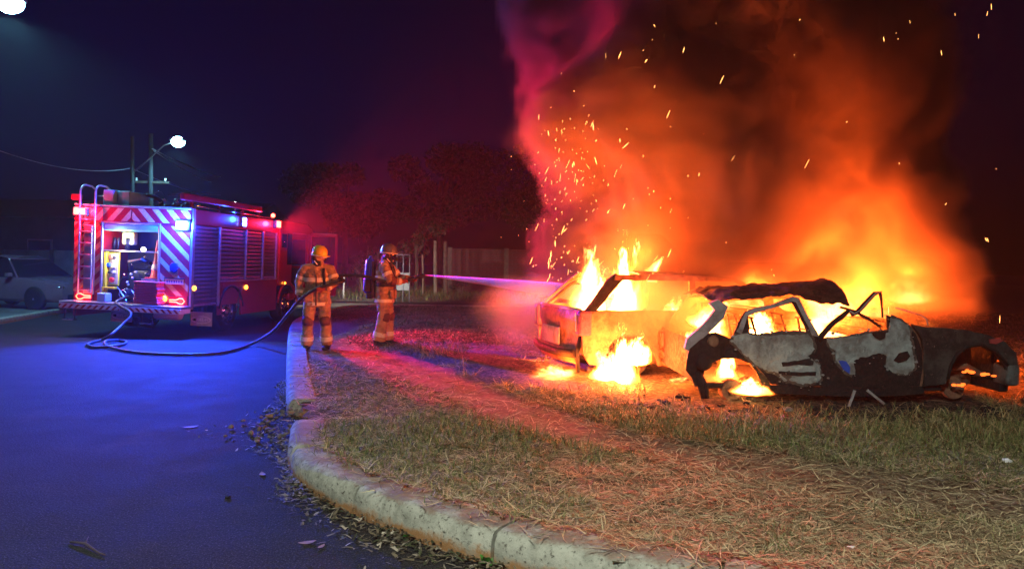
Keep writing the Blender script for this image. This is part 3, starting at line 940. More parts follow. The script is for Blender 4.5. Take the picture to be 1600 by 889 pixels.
# ================================================================== BURNT CARS
def char_mat(name, base, rust, amt, scale=5.0, rough=.85, ashc=(.22, .2, .19)):
    m, nt, b = new_mat(name)
    tc = nn(nt, 'ShaderNodeTexCoord')
    o = tc.outputs['Object']
    n1 = noise_n(nt, o, scale, 6, .7)
    n2 = noise_n(nt, o, scale * 4.5, 5, .7, .6)
    c = mix_rgb(nt, ramp_n(nt, n1, .5 - amt * .2, .8 - amt * .25), base, rust)
    c = mix_rgb(nt, ramp_n(nt, n2, .60, .75), c, ashc)
    nt.links.new(c, b.inputs['Base Color'])
    b.inputs['Metallic'].default_value = .25
    nt.links.new(ramp_n(nt, n2, .3, .7, rough - .25, rough + .1), b.inputs['Roughness'])
    bp = nn(nt, 'ShaderNodeBump')
    bp.inputs['Strength'].default_value = .8
    bp.inputs['Distance'].default_value = .03
    nt.links.new(math_n(nt, 'ADD', n1, math_n(nt, 'MULTIPLY', n2, .6)), bp.inputs['Height'])
    nt.links.new(bp.outputs[0], b.inputs['Normal'])
    return m
M_char = char_mat('charred_steel', (.007, .007, .008), (.022, .017, .014), .2, ashc=(.065, .06, .056))
M_rust = char_mat('scorched_rusty_steel', (.10, .055, .035), (.24, .13, .08), .7)
M_bare = char_mat('heat_bleached_steel', (.36, .33, .34), (.20, .15, .14), .4)
M_ashp = char_mat('burnt_pale_paint', (.37, .42, .425), (.17, .175, .17), .6, 4, .55, (.44, .48, .47))
M_blueglint = pm('painted_blue_glint', (.02, .08, .55), .4, var=.4)
M_redlens = pm('melted_red_lens', (.55, .03, .02), .3, var=.3)

class CarFrame:
    def __init__(s, origin, heading, root):
        s.o = Vector(origin); s.root = root
        s.f = Vector((math.cos(heading), math.sin(heading), 0))
        s.l = Vector((-math.sin(heading), math.cos(heading), 0))
        s.h = heading
    def trace(s, pts, lat):
        """pixels of the photograph -> (x, z) on the car's side surface y = lat(z)"""
        out = []
        for px, py in pts:
            d = ray(px, py)
            y = 0.0
            for _ in range(4):
                p0 = s.o + s.l * y
                t = (p0 - Vector((0, 0, CAM_H))).dot(s.l) / d.dot(s.l)
                p = Vector((0, 0, CAM_H)) + d * t - s.o
                x, z = p.dot(s.f), p.z
                y = lat(z)
            out.append((x, z))
        return out
def rough_poly(poly, step=.05, amp=.006, seed=0):
    out = []
    n = len(poly)
    for i in range(n):
        a, b = Vector(poly[i]), Vector(poly[(i + 1) % n])
        k = max(1, int((b - a).length / step))
        for j in range(k):
            p = a.lerp(b, j / k)
            if j or True:
                p = p + Vector((mnoise.noise((p.x * 9, p.y * 9, seed)), mnoise.noise((p.x * 9 + 7, p.y * 9, seed + 3)))) * amp + Vector((mnoise.noise((p.x * 34, p.y * 34, seed)), mnoise.noise((p.x * 34 + 7, p.y * 34, seed + 3)))) * amp * .7
            out.append((p.x, p.y))
    return out
def panel(name, outline, mat, parent, lat, thick=.02, holes=(), warp=.012, cuts=1, mirror=None, seed=0, off=0.0, step=.07, amp=.005, ws=3.0):
    warp *= 1.6
    """a sheet-metal panel: outline (x, z), bent to y = lat(z), buckled, with real thickness"""
    bm = bmesh.new()
    for lp in [outline] + list(holes):
        lp = rough_poly(lp, step, amp, seed)
        vs = [bm.verts.new((p[0], 0, p[1])) for p in lp]
        for i in range(len(vs)):
            bm.edges.new((vs[i - 1], vs[i]))
    bmesh.ops.triangle_fill(bm, edges=bm.edges[:], use_beauty=True, use_dissolve=False)
    bmesh.ops.subdivide_edges(bm, edges=[e for e in bm.edges if not e.is_boundary and e.calc_length() > .12], cuts=cuts, use_grid_fill=True)
    bmesh.ops.triangulate(bm, faces=bm.faces[:])
    for v in bm.verts:
        x, z = v.co.x, v.co.z
        y = lat(z) + off + warp * (mnoise.noise((x * ws, z * ws, seed + .5)) + .5 * mnoise.noise((x * ws * 3, z * ws * 3, seed + 4.5)))
        v.co.y = y if mirror is None else mirror - y
    fs = bm.faces[:]
    r_ = bmesh.ops.extrude_face_region(bm, geom=fs)
    sgn = 1 if mirror is None else -1
    for g in r_['geom']:
        if isinstance(g, bmesh.types.BMVert):
            g.co.y += thick * sgn
    bmesh.ops.recalc_face_normals(bm, faces=bm.faces)
    me = bpy.data.meshes.new(name)
    bm.to_mesh(me)
    bm.free()
    o = link_mesh(name, me, mat, parent, smooth=True)
    me.set_sharp_from_angle(angle=R(40))
    return o
def gridsheet(name, fn, nu, nv, mat, parent, thick=.012):
    """a bent sheet p = fn(u, v), with thickness"""
    vs = [fn(i / nu, j / nv) for j in range(nv + 1) for i in range(nu + 1)]
    k = len(vs)
    fs = []
    q = lambda i, j: j * (nu + 1) + i
    for j in range(nv):
        for i in range(nu):
            fs.append((q(i, j), q(i + 1, j), q(i + 1, j + 1), q(i, j + 1)))
    bm = bmesh.new()
    bv = [bm.verts.new(v) for v in vs]
    for f in fs: bm.faces.new([bv[i] for i in f])
    bmesh.ops.recalc_face_normals(bm, faces=bm.faces)
    bm.normal_update()
    r_ = bmesh.ops.extrude_face_region(bm, geom=bm.faces[:])
    for g in r_['geom']:
        if isinstance(g, bmesh.types.BMVert):
            g.co.z -= thick
    bmesh.ops.recalc_face_normals(bm, faces=bm.faces)
    me = bpy.data.meshes.new(name)
    bm.to_mesh(me); bm.free()
    o = link_mesh(name, me, mat, parent, smooth=True)
    me.set_sharp_from_angle(angle=R(50))
    return o
def N3(*a): return mnoise.noise(a)

M_scorch = char_mat('scorched_paint_edge', (.075, .062, .055), (.14, .11, .09), .5, 9)
def scorch(pts, parent, seed):
    """browned rim of burnt paint round a patch that is still pale"""
    cx_ = sum(p[0] for p in pts) / len(pts); cz_ = sum(p[1] for p in pts) / len(pts)
    grown = []
    for x, z in pts:
        d = math.hypot(x - cx_, z - cz_)
        k_ = 1 + (.03 + .02 * mnoise.noise((x * 7, z * 7, seed))) / max(d, .1)
        grown.append((cx_ + (x - cx_) * k_, cz_ + (z - cz_) * k_))
    return panel('scorched_rim', grown, M_scorch, parent, lat1, thick=.006, seed=seed, off=-.003, amp=.02, step=.02)
def flakes(pts, parent, seed, n=70):
    """flakes of paint and ash still clinging round a pale patch"""
    rg = random.Random(seed)
    ring_ = rough_poly(pts, .02, .01, seed)
    m_ = MB()
    for i in range(n):
        x, z = rg.choice(ring_)
        x += rg.gauss(0, .035); z += rg.gauss(0, .03)
        r_ = rg.uniform(.003, .013) * rg.choice((.6, 1, 1.5))
        k_ = rg.randint(5, 7)
        po = [(x + r_ * rg.uniform(.5, 1.3) * math.cos(2 * PI * j / k_) * 1.3, z + r_ * rg.uniform(.5, 1.2) * math.sin(2 * PI * j / k_)) for j in range(k_)]
        y = lat1(z) - .018 - rg.uniform(0, .004)
        m_.prism(po, y, y + .006, 'y')
    o = m_.build('paint_flakes', M_ashp, parent)
    o['kind'] = 'stuff'
    return o
# ---------------------------------------------------------------- the near wreck
W1 = 1.60
o1 = Vector((G(1147, 622, .25).x, 7.36, zl(2.3, 7.5) - .0))
car1 = tag(empty('burnt_car', o1, (0, 0, R(1.0))), 'burnt out pale hatchback wreck in the foreground with scorched doors and bent pillars', 'car', 'burning cars')
F1 = CarFrame(o1, R(1.0), car1)
lat1 = lambda z: .03 * max(0, .45 - z) + (.52 * max(0, z - .74) - .12 * max(0, z - 1.0))
T1 = lambda pts: F1.trace(pts, lat1)
rd_out = T1([(1143, 531), (1150, 512), (1164, 487), (1180, 481), (1205, 476), (1239, 463), (1248, 465), (1262, 495), (1280, 527), (1290, 560), (1292, 604), (1240, 603), (1205, 600), (1197, 588), (1180, 571), (1158, 552), (1147, 542)])
rd_win = T1([(1171, 523), (1168, 494), (1180, 489), (1205, 482), (1237, 473), (1247, 492), (1261, 523)])
rd = panel('rear_door', rd_out, M_char, car1, lat1, holes=[rd_win], seed=1)
scorch(T1([(1146, 527), (1158, 521), (1185, 524), (1225, 524), (1262, 522), (1268, 530), (1270, 545), (1263, 556), (1270, 562), (1280, 570), (1283, 590), (1277, 597), (1255, 599), (1222, 593), (1218, 584), (1204, 580), (1185, 573), (1170, 558), (1155, 547), (1146, 537)]), rd, 1)
flakes(T1([(1146, 527), (1158, 521), (1185, 524), (1225, 524), (1262, 522), (1268, 530), (1270, 545), (1263, 556), (1270, 562), (1280, 570), (1283, 590), (1277, 597), (1255, 599), (1222, 593), (1218, 584), (1204, 580), (1185, 573), (1170, 558), (1155, 547), (1146, 537)]), rd, 1)
panel('paint_patch', T1([(1146, 527), (1158, 521), (1185, 524), (1225, 524), (1262, 522), (1268, 530), (1270, 545), (1263, 556), (1270, 562), (1280, 570), (1283, 590), (1277, 597), (1255, 599), (1222, 593), (1218, 584), (1204, 580), (1185, 573), (1170, 558), (1155, 547), (1146, 537)]), M_ashp, rd, lat1, thick=.01, seed=1, off=-.006, amp=.02, step=.02)
panel('window_frame', T1([(1150, 518), (1164, 488), (1180, 481), (1205, 476), (1239, 463), (1248, 465), (1262, 495), (1279, 526), (1268, 524), (1256, 500), (1243, 472), (1238, 471), (1205, 482), (1180, 488), (1167, 494), (1158, 522)]), M_bare, rd, lat1, thick=.02, seed=1, off=-.008, amp=.003)
panel('melted_trim', T1([(1220, 566), (1245, 563), (1262, 560), (1270, 563), (1268, 569), (1245, 570), (1222, 572)]), M_char, rd, lat1, thick=.012, seed=1, off=-.016, amp=.008, step=.03)
panel('melted_trim', T1([(1216, 580), (1245, 581), (1274, 580), (1273, 586), (1240, 586), (1217, 585)]), M_char, rd, lat1, thick=.012, seed=1, off=-.016, amp=.006, step=.03)
fd_out = T1([(1278, 530), (1292, 528), (1330, 525), (1362, 520), (1386, 517), (1385, 492), (1400, 498), (1418, 506), (1432, 522), (1441, 548), (1441, 575), (1437, 603), (1380, 606), (1294, 606), (1288, 575)])
fd = panel('front_door', fd_out, M_char, car1, lat1, seed=2)
scorch(T1([(1293, 530), (1330, 526), (1362, 521), (1388, 518), (1390, 496), (1402, 500), (1418, 508), (1423, 522), (1424, 545), (1427, 562), (1428, 575), (1418, 584), (1400, 584), (1388, 577), (1384, 570), (1387, 557), (1366, 553), (1345, 558), (1333, 565), (1337, 580), (1333, 586), (1322, 582), (1312, 570), (1305, 560), (1303, 548), (1297, 541)]), fd, 2)
flakes(T1([(1293, 530), (1330, 526), (1362, 521), (1388, 518), (1390, 496), (1402, 500), (1418, 508), (1423, 522), (1424, 545), (1427, 562), (1428, 575), (1418, 584), (1400, 584), (1388, 577), (1384, 570), (1387, 557), (1366, 553), (1345, 558), (1333, 565), (1337, 580), (1333, 586), (1322, 582), (1312, 570), (1305, 560), (1303, 548), (1297, 541)]), fd, 2)
panel('paint_patch', T1([(1293, 530), (1330, 526), (1362, 521), (1388, 518), (1390, 496), (1402, 500), (1418, 508), (1423, 522), (1424, 545), (1427, 562), (1428, 575), (1418, 584), (1400, 584), (1388, 577), (1384, 570), (1387, 557), (1366, 553), (1345, 558), (1333, 565), (1337, 580), (1333, 586), (1322, 582), (1312, 570), (1305, 560), (1303, 548), (1297, 541)]), M_ashp, fd, lat1, thick=.01, seed=2, off=-.006, amp=.02, step=.02)
panel('blue_glint', T1([(1310, 563), (1322, 564), (1327, 574), (1325, 583), (1316, 577)]), M_blueglint, fd, lat1, thick=.008, seed=2, off=-.014, amp=.008, step=.03)  # the blue beacon's reflection on the door, put in as a colour patch
panel('mirror_stub', T1([(1362, 519), (1372, 516), (1380, 517), (1379, 526), (1370, 529), (1363, 524)]), M_char, fd, lat1, thick=.05, seed=2, off=-.05)
panel('handle_hole', T1([(1396, 563), (1404, 552), (1417, 548), (1421, 556), (1415, 563), (1402, 567)]), M_char, fd, lat1, thick=.012, seed=2, off=-.016, amp=.006, step=.03)
# bare metal glowing through between the doors
panel('door_pillar', T1([(1262, 495), (1282, 528), (1294, 556), (1296, 606), (1284, 606), (1282, 570), (1270, 535)]), M_char, car1, lat1, thick=.08, seed=3, off=.015)
qp = panel('rear_quarter', T1([(1076, 546), (1090, 534), (1105, 522), (1120, 519), (1143, 530), (1148, 543), (1163, 556), (1182, 573), (1198, 590), (1204, 606), (1194, 612), (1190, 598), (1184, 582), (1172, 568), (1152, 560), (1128, 560), (1110, 567), (1101, 580), (1097, 600), (1086, 604), (1080, 590), (1071, 578)]), M_char, car1, lat1, thick=.05, seed=4, warp=.03, ws=6)
MB().lathe([(.055, 0), (.06, .01), (.05, .03), (.02, .035)], 14, Matrix.Translation(Vector((T1([(1114, 533)])[0][0], .0, T1([(1114, 533)])[0][1]))) @ Matrix.Rotation(PI / 2, 4, 'X')).build('fuel_filler', M_rust, car1, smooth=True, autos=40)
panel('rear_pillar', T1([(1108, 474), (1122, 468), (1138, 479), (1130, 497), (1107, 521), (1090, 535), (1076, 548), (1070, 545), (1074, 529), (1098, 508), (1117, 485)]), M_bare, car1, lat1, thick=.06, seed=5, off=.01, warp=.02)
panel('rocker', T1([(1186, 600), (1292, 605), (1440, 604), (1445, 615), (1380, 620), (1280, 619), (1195, 613)]), M_char, car1, lat1, thick=.10, seed=6, off=.01, warp=.02)
fe = panel('front_wing', T1([(1424, 507), (1446, 511), (1475, 512), (1505, 515), (1545, 523), (1572, 535), (1588, 552), (1590, 578), (1578, 590), (1570, 572), (1556, 552), (1534, 541), (1510, 543), (1492, 556), (1482, 578), (1478, 600), (1444, 604), (1446, 560), (1440, 530)]), char_mat('sooty_wing', (.014, .016, .016), (.055, .06, .058), .5, 4), car1, lat1, thick=.04, seed=7, warp=.02)
arcp = T1([(1480, 592), (1484, 572), (1494, 553), (1511, 541), (1533, 538), (1556, 549), (1573, 570)])
MB().tube([(p[0], lat1(p[1]) - .012, p[1]) for p in arcp], .018, 6).build('arch_lip', M_char, car1, smooth=True)
panel('hinge_post', T1([(1426, 507), (1440, 515), (1449, 545), (1449, 604), (1438, 604), (1440, 560), (1432, 525)]), M_rust, car1, lat1, thick=.12, seed=8, off=.03, warp=.02)
# roof: buckled sheet, high and torn towards the front
xr0, xr1 = T1([(1118, 470)])[0][0], T1([(1328, 460)])[0][0]
def roof1(u, v):
    x = xr0 + (xr1 - xr0) * u
    edge = np.interp(u, [0, .12, .4, .62, .72, 1.0], [.98, 1.03, 1.07, 1.10, 1.02, .99])
    crown = np.interp(u, [0, .2, .5, .7, .85, 1.0], [.06, .08, .05, .09, .18, .24])
    vv = v
    z = edge + crown * math.sin(min(1, vv * 2.4) * PI / 2) * (1 - .25 * max(0, vv - .5)) + .025 * N3(x * 4, v * 3, 1.0) + .025 * N3(x * 11, v * 9, 2.0) + .012 * N3(x * 25, v * 20, 7.0)
    y = lat1(1.0) + .02 + v * (W1 - 2 * lat1(1.0)) - .05 * math.sin(u * 6)
    return (x + .03 * N3(v * 4, u * 3, 5.0), y, z)
gridsheet('roof', roof1, 60, 30, char_mat('burnt_roof', (.016, .013, .012), (.085, .048, .03), .55), car1, .015)
# bent front door frame
def frame_bar(name, px, r, mat, off=0.0, flat=.6):
    pts = T1(px)
    return MB().tube([(p[0], lat1(p[1]) + off, p[1]) for p in pts], r, 8, flat=flat).build(name, mat, car1, smooth=True)
frame_bar('bent_door_frame', [(1278, 532), (1286, 522), (1300, 506), (1316, 494), (1327, 485), (1331, 492), (1340, 487), (1352, 474), (1366, 459), (1375, 457), (1377, 468), (1378, 480), (1379, 496)], [.03, .03, .028, .028, .025, .022, .028, .028, .026, .024, .016, .012, .012], M_char, flat=.7)
frame_bar('bent_trim', [(1326, 486), (1333, 490), (1342, 485), (1354, 472), (1367, 458), (1375, 456)], .010, M_bare, -.022)
frame_bar('windscreen_pillar', [(1330, 482), (1352, 488), (1375, 500), (1396, 514)], .014, M_char, .25)
frame_bar('dangling_wire', [(1338, 484), (1355, 497), (1372, 505), (1388, 512)], .004, M_char, .1)
frame_bar('wiper_arm', [(1436, 485), (1455, 490), (1480, 498), (1488, 504), (1490, 514)], .009, M_bare, .45)
# lower structure seen through the openings
xs = T1([(1080, 580), (1588, 580)])
xa, xb = xs[0][0], xs[1][0]
def bx1(name, mat, x0, x1, y0, y1, z0, z1, b=.02):
    return MB().bbox(x0, x1, y0, y1, z0, z1, b).build(name, mat, car1)
xw_r = T1([(1147, 606)])[0][0]
xw_f = T1([(1526, 590)])[0][0]
bx1('floor_pan', M_char, xw_r - .3, xw_f - .3, .08, W1 - .08, .12, .18)
gridsheet('bonnet', lambda u, v: (xw_f - .72 + u * 1.05, .06 + v * (W1 - .12), .78 - .10 * u * u - .06 * u + .035 * math.sin(v * PI) + .02 * N3(u * 4, v * 4, 9)), 12, 10, M_char, car1, .012)
bx1('firewall', M_char, xw_f - .78, xw_f - .72, .08, W1 - .08, .15, .80)
bx1('dashboard_bar', M_rust, xw_f - 1.0, xw_f - .85, .1, W1 - .1, .62, .72, .03)
eng = MB().bbox(xw_f - .35, xw_f + .25, .45, 1.15, .12, .55, .05).bbox(xw_f - .25, xw_f + .15, .5, 1.05, .5, .66, .04)
eng.tube([(xw_f - .1, .42, .3), (xw_f + .1, .35, .35), (xw_f + .3, .4, .25)], .04, 8)
eng.build('engine_block', M_rust, car1)
bx1('front_crossmember', M_char, xw_f + .30, xw_f + .40, .1, W1 - .1, .12, .22)
bx1('radiator_frame', M_char, xw_f + .32, xw_f + .38, .25, W1 - .25, .22, .62)
MB().bbox(xw_f + .30, xw_f + .43, -.02, .22, .20, .42, .03).build('headlight_carrier', char_mat('melted_plastic', (.12, .14, .14), (.05, .05, .05), .5), car1)
panel('lamp_remnant', T1([(1546, 530), (1562, 528), (1566, 533), (1556, 538), (1547, 536)]), pm('scorched_red_trim', (.45, .07, .07), .5, var=.4), car1, lat1, thick=.02, off=-.012, seed=9)
for y_, n_ in ((.22, 'front_brake'), (W1 - .22, 'front_brake')):
    hb_ = MB().lathe([(.03, -.03), (.12, -.02), (.125, 0), (.12, .02), (.05, .03), (.05, .08)], 22, Matrix.Translation((xw_f - .12, y_, .14)) @ Matrix.Rotation(R(70), 4, 'X')).build(n_, M_rust, car1, smooth=True, autos=40)
for y_ in (.12, W1 - .12):
    dm = MB().lathe([(.10, -.06), (.115, -.05), (.118, .02), (.10, .05), (.045, .055), (.04, .08), (.02, .085)], 24, Matrix.Translation((xw_r, y_, .10)) @ Matrix.Rotation(PI / 2 if y_ < 1 else -PI / 2, 4, 'X')).build('rear_drum', M_rust, car1, smooth=True, autos=40)
MB().tube([(xw_r, .15, .12), (xw_r + .25, .4, .18), (xw_r + .25, W1 - .4, .18), (xw_r, W1 - .15, .12)], .035, 8).build('rear_axle', M_char, car1, smooth=True)
# springs and seat frames
for (cx_, cy_, s_) in ((xw_f - 1.35, .42, 1), (xw_f - 1.35, 1.18, 1), (xw_r + .55, .55, 1), (xw_r + .55, 1.1, 1)):
    se = MB()
    for q in (-.2, .2):
        se.tube([(cx_ + .25, cy_ + q, .25), (cx_ - .1, cy_ + q, .28), (cx_ - .2, cy_ + q * .9, .6), (cx_ - .26, cy_ + q * .7, .82)], .013, 6)
    for zq in (.4, .55, .7, .82):
        t_ = (zq - .28) / .54
        se.tube([(cx_ - .1 - .16 * t_, cy_ - .2, zq), (cx_ - .1 - .16 * t_, cy_ + .2, zq)], .009, 6)
    se.build('seat_frame', M_char, car1, smooth=True)
# far flank of the body
mir = dict(mirror=W1)
panel('far_flank', [(xw_r - .42, .30), (xw_r - .36, .14), (xw_r - .3, .12), (xw_r - .26, .28), (xw_r - .05, .40), (xw_r + .2, .34), (xw_r + .32, .13), (xw_f - .34, .11), (xw_f - .28, .33), (xw_f, .44), (xw_f + .27, .33), (xw_f + .34, .16), (xw_f + .42, .2), (xw_f + .42, .5), (xw_f + .1, .64), (xw_f - .6, .72), (xw_f - .95, .74), (xw_r + .3, .70), (xw_r - .3, .66)], M_rust, car1, lat1, seed=11, warp=.02, **mir)
panel('far_pillars', [(xw_r - .32, .66), (xw_r - .1, .98), (xw_r + 1.3, 1.05), (xw_r + 1.62, .95), (xw_f - .75, .72), (xw_f - .82, .72), (xw_r + 1.58, .89), (xw_r + 1.28, .98), (xw_r + .92, .98), (xw_r + 1.0, .71), (xw_r + .9, .71), (xw_r + .80, .97), (xw_r, .92), (xw_r - .22, .66)], M_rust, car1, lat1, seed=12, warp=.01, **mir)
# tail
gridsheet('tail_panel', lambda u, v: (xw_r - .40 + .05 * math.sin(v * PI) * -1 + .02 * N3(u * 5, v * 5, 3), .06 + v * (W1 - .12), .22 + .40 * u), 8, 14, M_char, car1, .01)
MB().bbox(xw_r - .46, xw_r - .38, W1 - .3, W1 - .08, .38, .58, .03).build('tail_light', M_redlens, car1)
MB().bbox(xw_r - .45, xw_r - .38, W1 - .36, W1 - .1, .26, .36, .03).build('tail_light', M_redlens, car1)
MB().lathe([(.03, 0), (.075, .01), (.085, .05), (.05, .06)], 16, Matrix.Translation((xw_r - .33, -.005, .40)) @ Matrix.Rotation(PI / 2, 4, 'X')).build('lamp_socket', M_char, car1, smooth=True)
for q in (0, 1):
    MB().tube([(xw_r - .36, .02 + .03 * q, .30), (xw_r - .33 + .03 * q, .0, .15), (xw_r - .30 + .02 * q, .01, .03)], [.035, .04, .03], 8, flat=.5).build('bumper_bracket', M_char, car1, smooth=True)
# embers glowing in the engine bay
M_ember = emat('ember_glow', (1.0, .16, .02), 2.2)
def ember(px, py, y_, r):
    p = T1([(px, py)])[0]
    m_ = MB()
    for i in range(4):
        m_.ball((p[0] + random.uniform(-r, r), y_ + random.uniform(-.04, .04), p[1] + random.uniform(-r * .3, r * .3)), (r * random.uniform(.4, .8), r * .4, r * random.uniform(.2, .4)), nu=7, nv=5)
    return m_.build('glowing_ember', M_ember, car1)
ember(1478, 577, .12, .03); ember(1562, 590, .15, .05); ember(1500, 602, .02, .045); ember(1518, 540, .2, .03); ember(1308, 548, .06, .025); ember(1540, 588, .3, .05)
for (a_, b_) in (((1316, 632), (1326, 606)), ((1345, 606), (1372, 628))):
    p, q = T1([a_, b_])
    MB().bbox(-.012, .012, -.01, .01, 0, math.hypot(q[0] - p[0], q[1] - p[1]), .003, Matrix.Translation((p[0], -.12, p[1])) @ Matrix.Rotation(math.atan2(q[0] - p[0], q[1] - p[1]), 4, 'Y')).build('hanging_strip', M_bare, car1)

# ---------------------------------------------------------------- the wreck behind, seen from its tail
W2 = 1.62
h2 = R(17)
wc = G(985, 590, .25)
o2 = Vector((wc.x, wc.y, zl(wc.x, wc.y))) - Vector((math.cos(h2), math.sin(h2), 0)) * .62
car2 = tag(empty('burnt_car', o2, (0, 0, h2)), 'burning wreck behind on the left, seen from its tail with flames in its windows', 'car', 'burning cars')
lat2 = lambda z: .05 * max(0, .4 - z) + .42 * max(0, z - .76)
def side2(mirror=None):
    ar = lambda c, r: [(c + r * math.cos(a), .20 + r * math.sin(a)) for a in np.linspace(PI - .2, .2, 9)]
    out = [(0.0, .30), (.08, .16), (.26, .14)] + ar(.62, .33) + [(1.0, .12), (2.6, .12)] + ar(3.08, .33) + [(3.5, .16), (3.75, .25), (3.78, .5), (3.6, .64), (2.85, .78), (2.7, .80), (.04, .80), (-.02, .55)]
    panel('body_side', out, M_rust, car2, lat2, seed=21, warp=.02, mirror=mirror, thick=.03)
    panel('rear_pillar', [(.02, .79), (.16, .79), (.58, 1.17), (.50, 1.24), (.38, 1.16)], M_char if mirror is None else M_rust, car2, lat2, seed=22, mirror=mirror, thick=.05)
    panel('middle_pillar', [(1.42, .79), (1.52, .79), (1.58, 1.18), (1.50, 1.18)], M_rust, car2, lat2, seed=23, mirror=mirror, thick=.04)
    panel('front_pillar', [(2.72, .79), (2.84, .77), (2.22, 1.19), (2.14, 1.17)], M_rust, car2, lat2, seed=24, mirror=mirror, thick=.04)
    panel('roof_side_rail', [(.46, 1.16), (2.2, 1.16), (2.2, 1.21), (1.4, 1.235), (.48, 1.225)], M_rust, car2, lat2, seed=25, mirror=mirror, thick=.05)
side2(); side2(W2)
gridsheet('roof', lambda u, v: (.85 + u * 1.35, lat2(1.2) + .02 + v * (W2 - 2 * lat2(1.2) - .04), 1.225 - .05 * u * u + .05 * math.sin(v * PI) + .02 * N3(u * 4, v * 4, 31)), 12, 10, M_rust, car2, .012)
gridsheet('bonnet', lambda u, v: (2.8 + u * .9, .07 + v * (W2 - .14), .78 - .16 * u * u + .03 * math.sin(v * PI)), 8, 8, M_rust, car2, .012)
# tail: panel with lamp cavities, hatch sill, plate recess
gridsheet('tail_panel', lambda u, v: (-.03 - .07 * math.sin(v * PI) - .02 * math.sin(u * 9) + .01 * N3(u * 6, v * 6, 32), .16 + v * (W2 - .32), .16 + .64 * u), 12, 16, M_rust, car2, .012)
MB().tube([(.0, .1, .80), (-.08, W2 * .3, .81), (-.08, W2 * .7, .81), (.0, W2 - .1, .80)], .02, 6).build('hatch_sill', M_bare, car2, smooth=True)
MB().bbox(-.125, -.105, .50, 1.12, .34, .56, .01).build('plate_recess', M_bare, car2)
for y_ in (.05, W2 - .05):
    tl = MB().bbox(-.07, .10, y_ - .075, y_ + .075, .50, .80, .03).build('tail_light', char_mat('tail_lamp_shell%d' % (y_ > 1), (.20, .05, .12), (.07, .02, .05), .4), car2)
    MB().bbox(-.085, -.06, y_ - .02, y_ + .02, .55, .75, .01).build('lamp_slit', M_bare, tl)
MB().tube([(-.07, .08, .28), (-.14, W2 * .3, .26), (-.14, W2 * .7, .26), (-.07, W2 - .08, .28)], .05, 8, flat=.7).build('bumper_beam', M_char, car2, smooth=True)
MB().tube([(.02, .1, .5), (-.05, .08, .3), (-.02, .09, .05)], [.04, .03, .025], 8, flat=.6).build('bumper_bracket', M_char, car2, smooth=True)
MB().tube([(.04, W2 - .16, .79), (.35, W2 - .3, 1.08), (.55, W2 - .34, 1.17)], .02, 6).build('hatch_frame', M_char, car2, smooth=True)
MB().bbox(.3, 3.2, .1, W2 - .1, .12, .18, .02).build('floor_pan', M_char, car2)
MB().bbox(2.72, 2.78, .1, W2 - .1, .15, .78, .02).build('firewall', M_char, car2)
for x_, y_ in ((.62, .10), (.62, W2 - .1), (3.08, .1), (3.08, W2 - .1)):
    wv = empty('wheel', (x_, y_, .24), parent=car2)
    M = Matrix.Rotation(PI / 2, 4, 'X')
    MB().lathe([(.17, -.08), (.25, -.085), (.268, -.05), (.27, .05), (.25, .085), (.17, .08)], 26, M).build('tyre', M_char, wv, smooth=True, autos=50)
    MB().lathe([(.175, -.06), (.175, .07), (.15, .075), (.08, .04), (.05, .07), (.02, .075)], 22, M).build('rim', M_rust, wv, smooth=True, autos=40)
for (cx_, cy_) in ((2.0, .45), (2.0, 1.2), (.95, .8)):
    se = MB()
    for q in (-.2, .2):
        se.tube([(cx_ + .25, cy_ + q, .25), (cx_ - .1, cy_ + q, .28), (cx_ - .2, cy_ + q * .9, .6), (cx_ - .26, cy_ + q * .7, .95)], .014, 6)
    for zq in (.45, .65, .9):
        se.tube([(cx_ - .1 - .25 * (zq - .28), cy_ - .2, zq), (cx_ - .1 - .25 * (zq - .28), cy_ + .2, zq)], .01, 6)
    se.build('seat_frame', M_char, car2, smooth=True)

# ================================================================== PARKED CAR on the far pavement
def loft(name, secs, mat, parent, mirror_pts, cap=True):
    """secs: list of (x, [(halfwidth, z), ...] bottom to top) -> closed symmetrical body"""
    m_ = MB()
    rings = []
    for x, pr in secs:
        r_ = [(x, -y, z) for y, z in pr] + [(x, y, z) for y, z in reversed(pr)]
        rings.append(r_)
    k = len(rings[0])
    vs = [p for r_ in rings for p in r_]
    fs = []
    for i in range(len(rings) - 1):
        for j in range(k):
            fs.append((i * k + j, i * k + (j + 1) % k, (i + 1) * k + (j + 1) % k, (i + 1) * k + j))
    fs.append(tuple(range(k))); fs.append(tuple((len(rings) - 1) * k + j for j in reversed(range(k))))
    m_.add(vs, fs)
    return m_.build(name, mat, parent, smooth=True, autos=35)
pk0 = G(50, 480, .115)
pcar = tag(empty('parked_car', (pk0.x - 2.2, pk0.y + .6, .115), (0, 0, R(-14))), 'pale parked hatchback at the left edge beyond the road', 'car')
M_pcar = pm('parked_car_paint', (.16, .10, .14), .25, coat=.5, var=.1)
lw = lambda b, s_, t_: [(.70 * s_, .20), (.80 * s_, .28), (.84 * s_, .50), (.83 * s_, .70), (.78 * s_, b), (.60 * s_, b + t_)]
loft('body', [(.0, lw(.80, .80, .02)), (.12, lw(.86, .92, .02)), (.5, lw(.88, .99, .02)), (1.6, lw(.87, 1.0, .02)), (2.7, lw(.86, 1.0, .03)), (3.0, lw(.84, .99, .06)), (3.5, lw(.76, .96, .05)), (3.82, lw(.66, .86, .03)), (3.92, lw(.52, .74, .02))], M_pcar, pcar, 6)
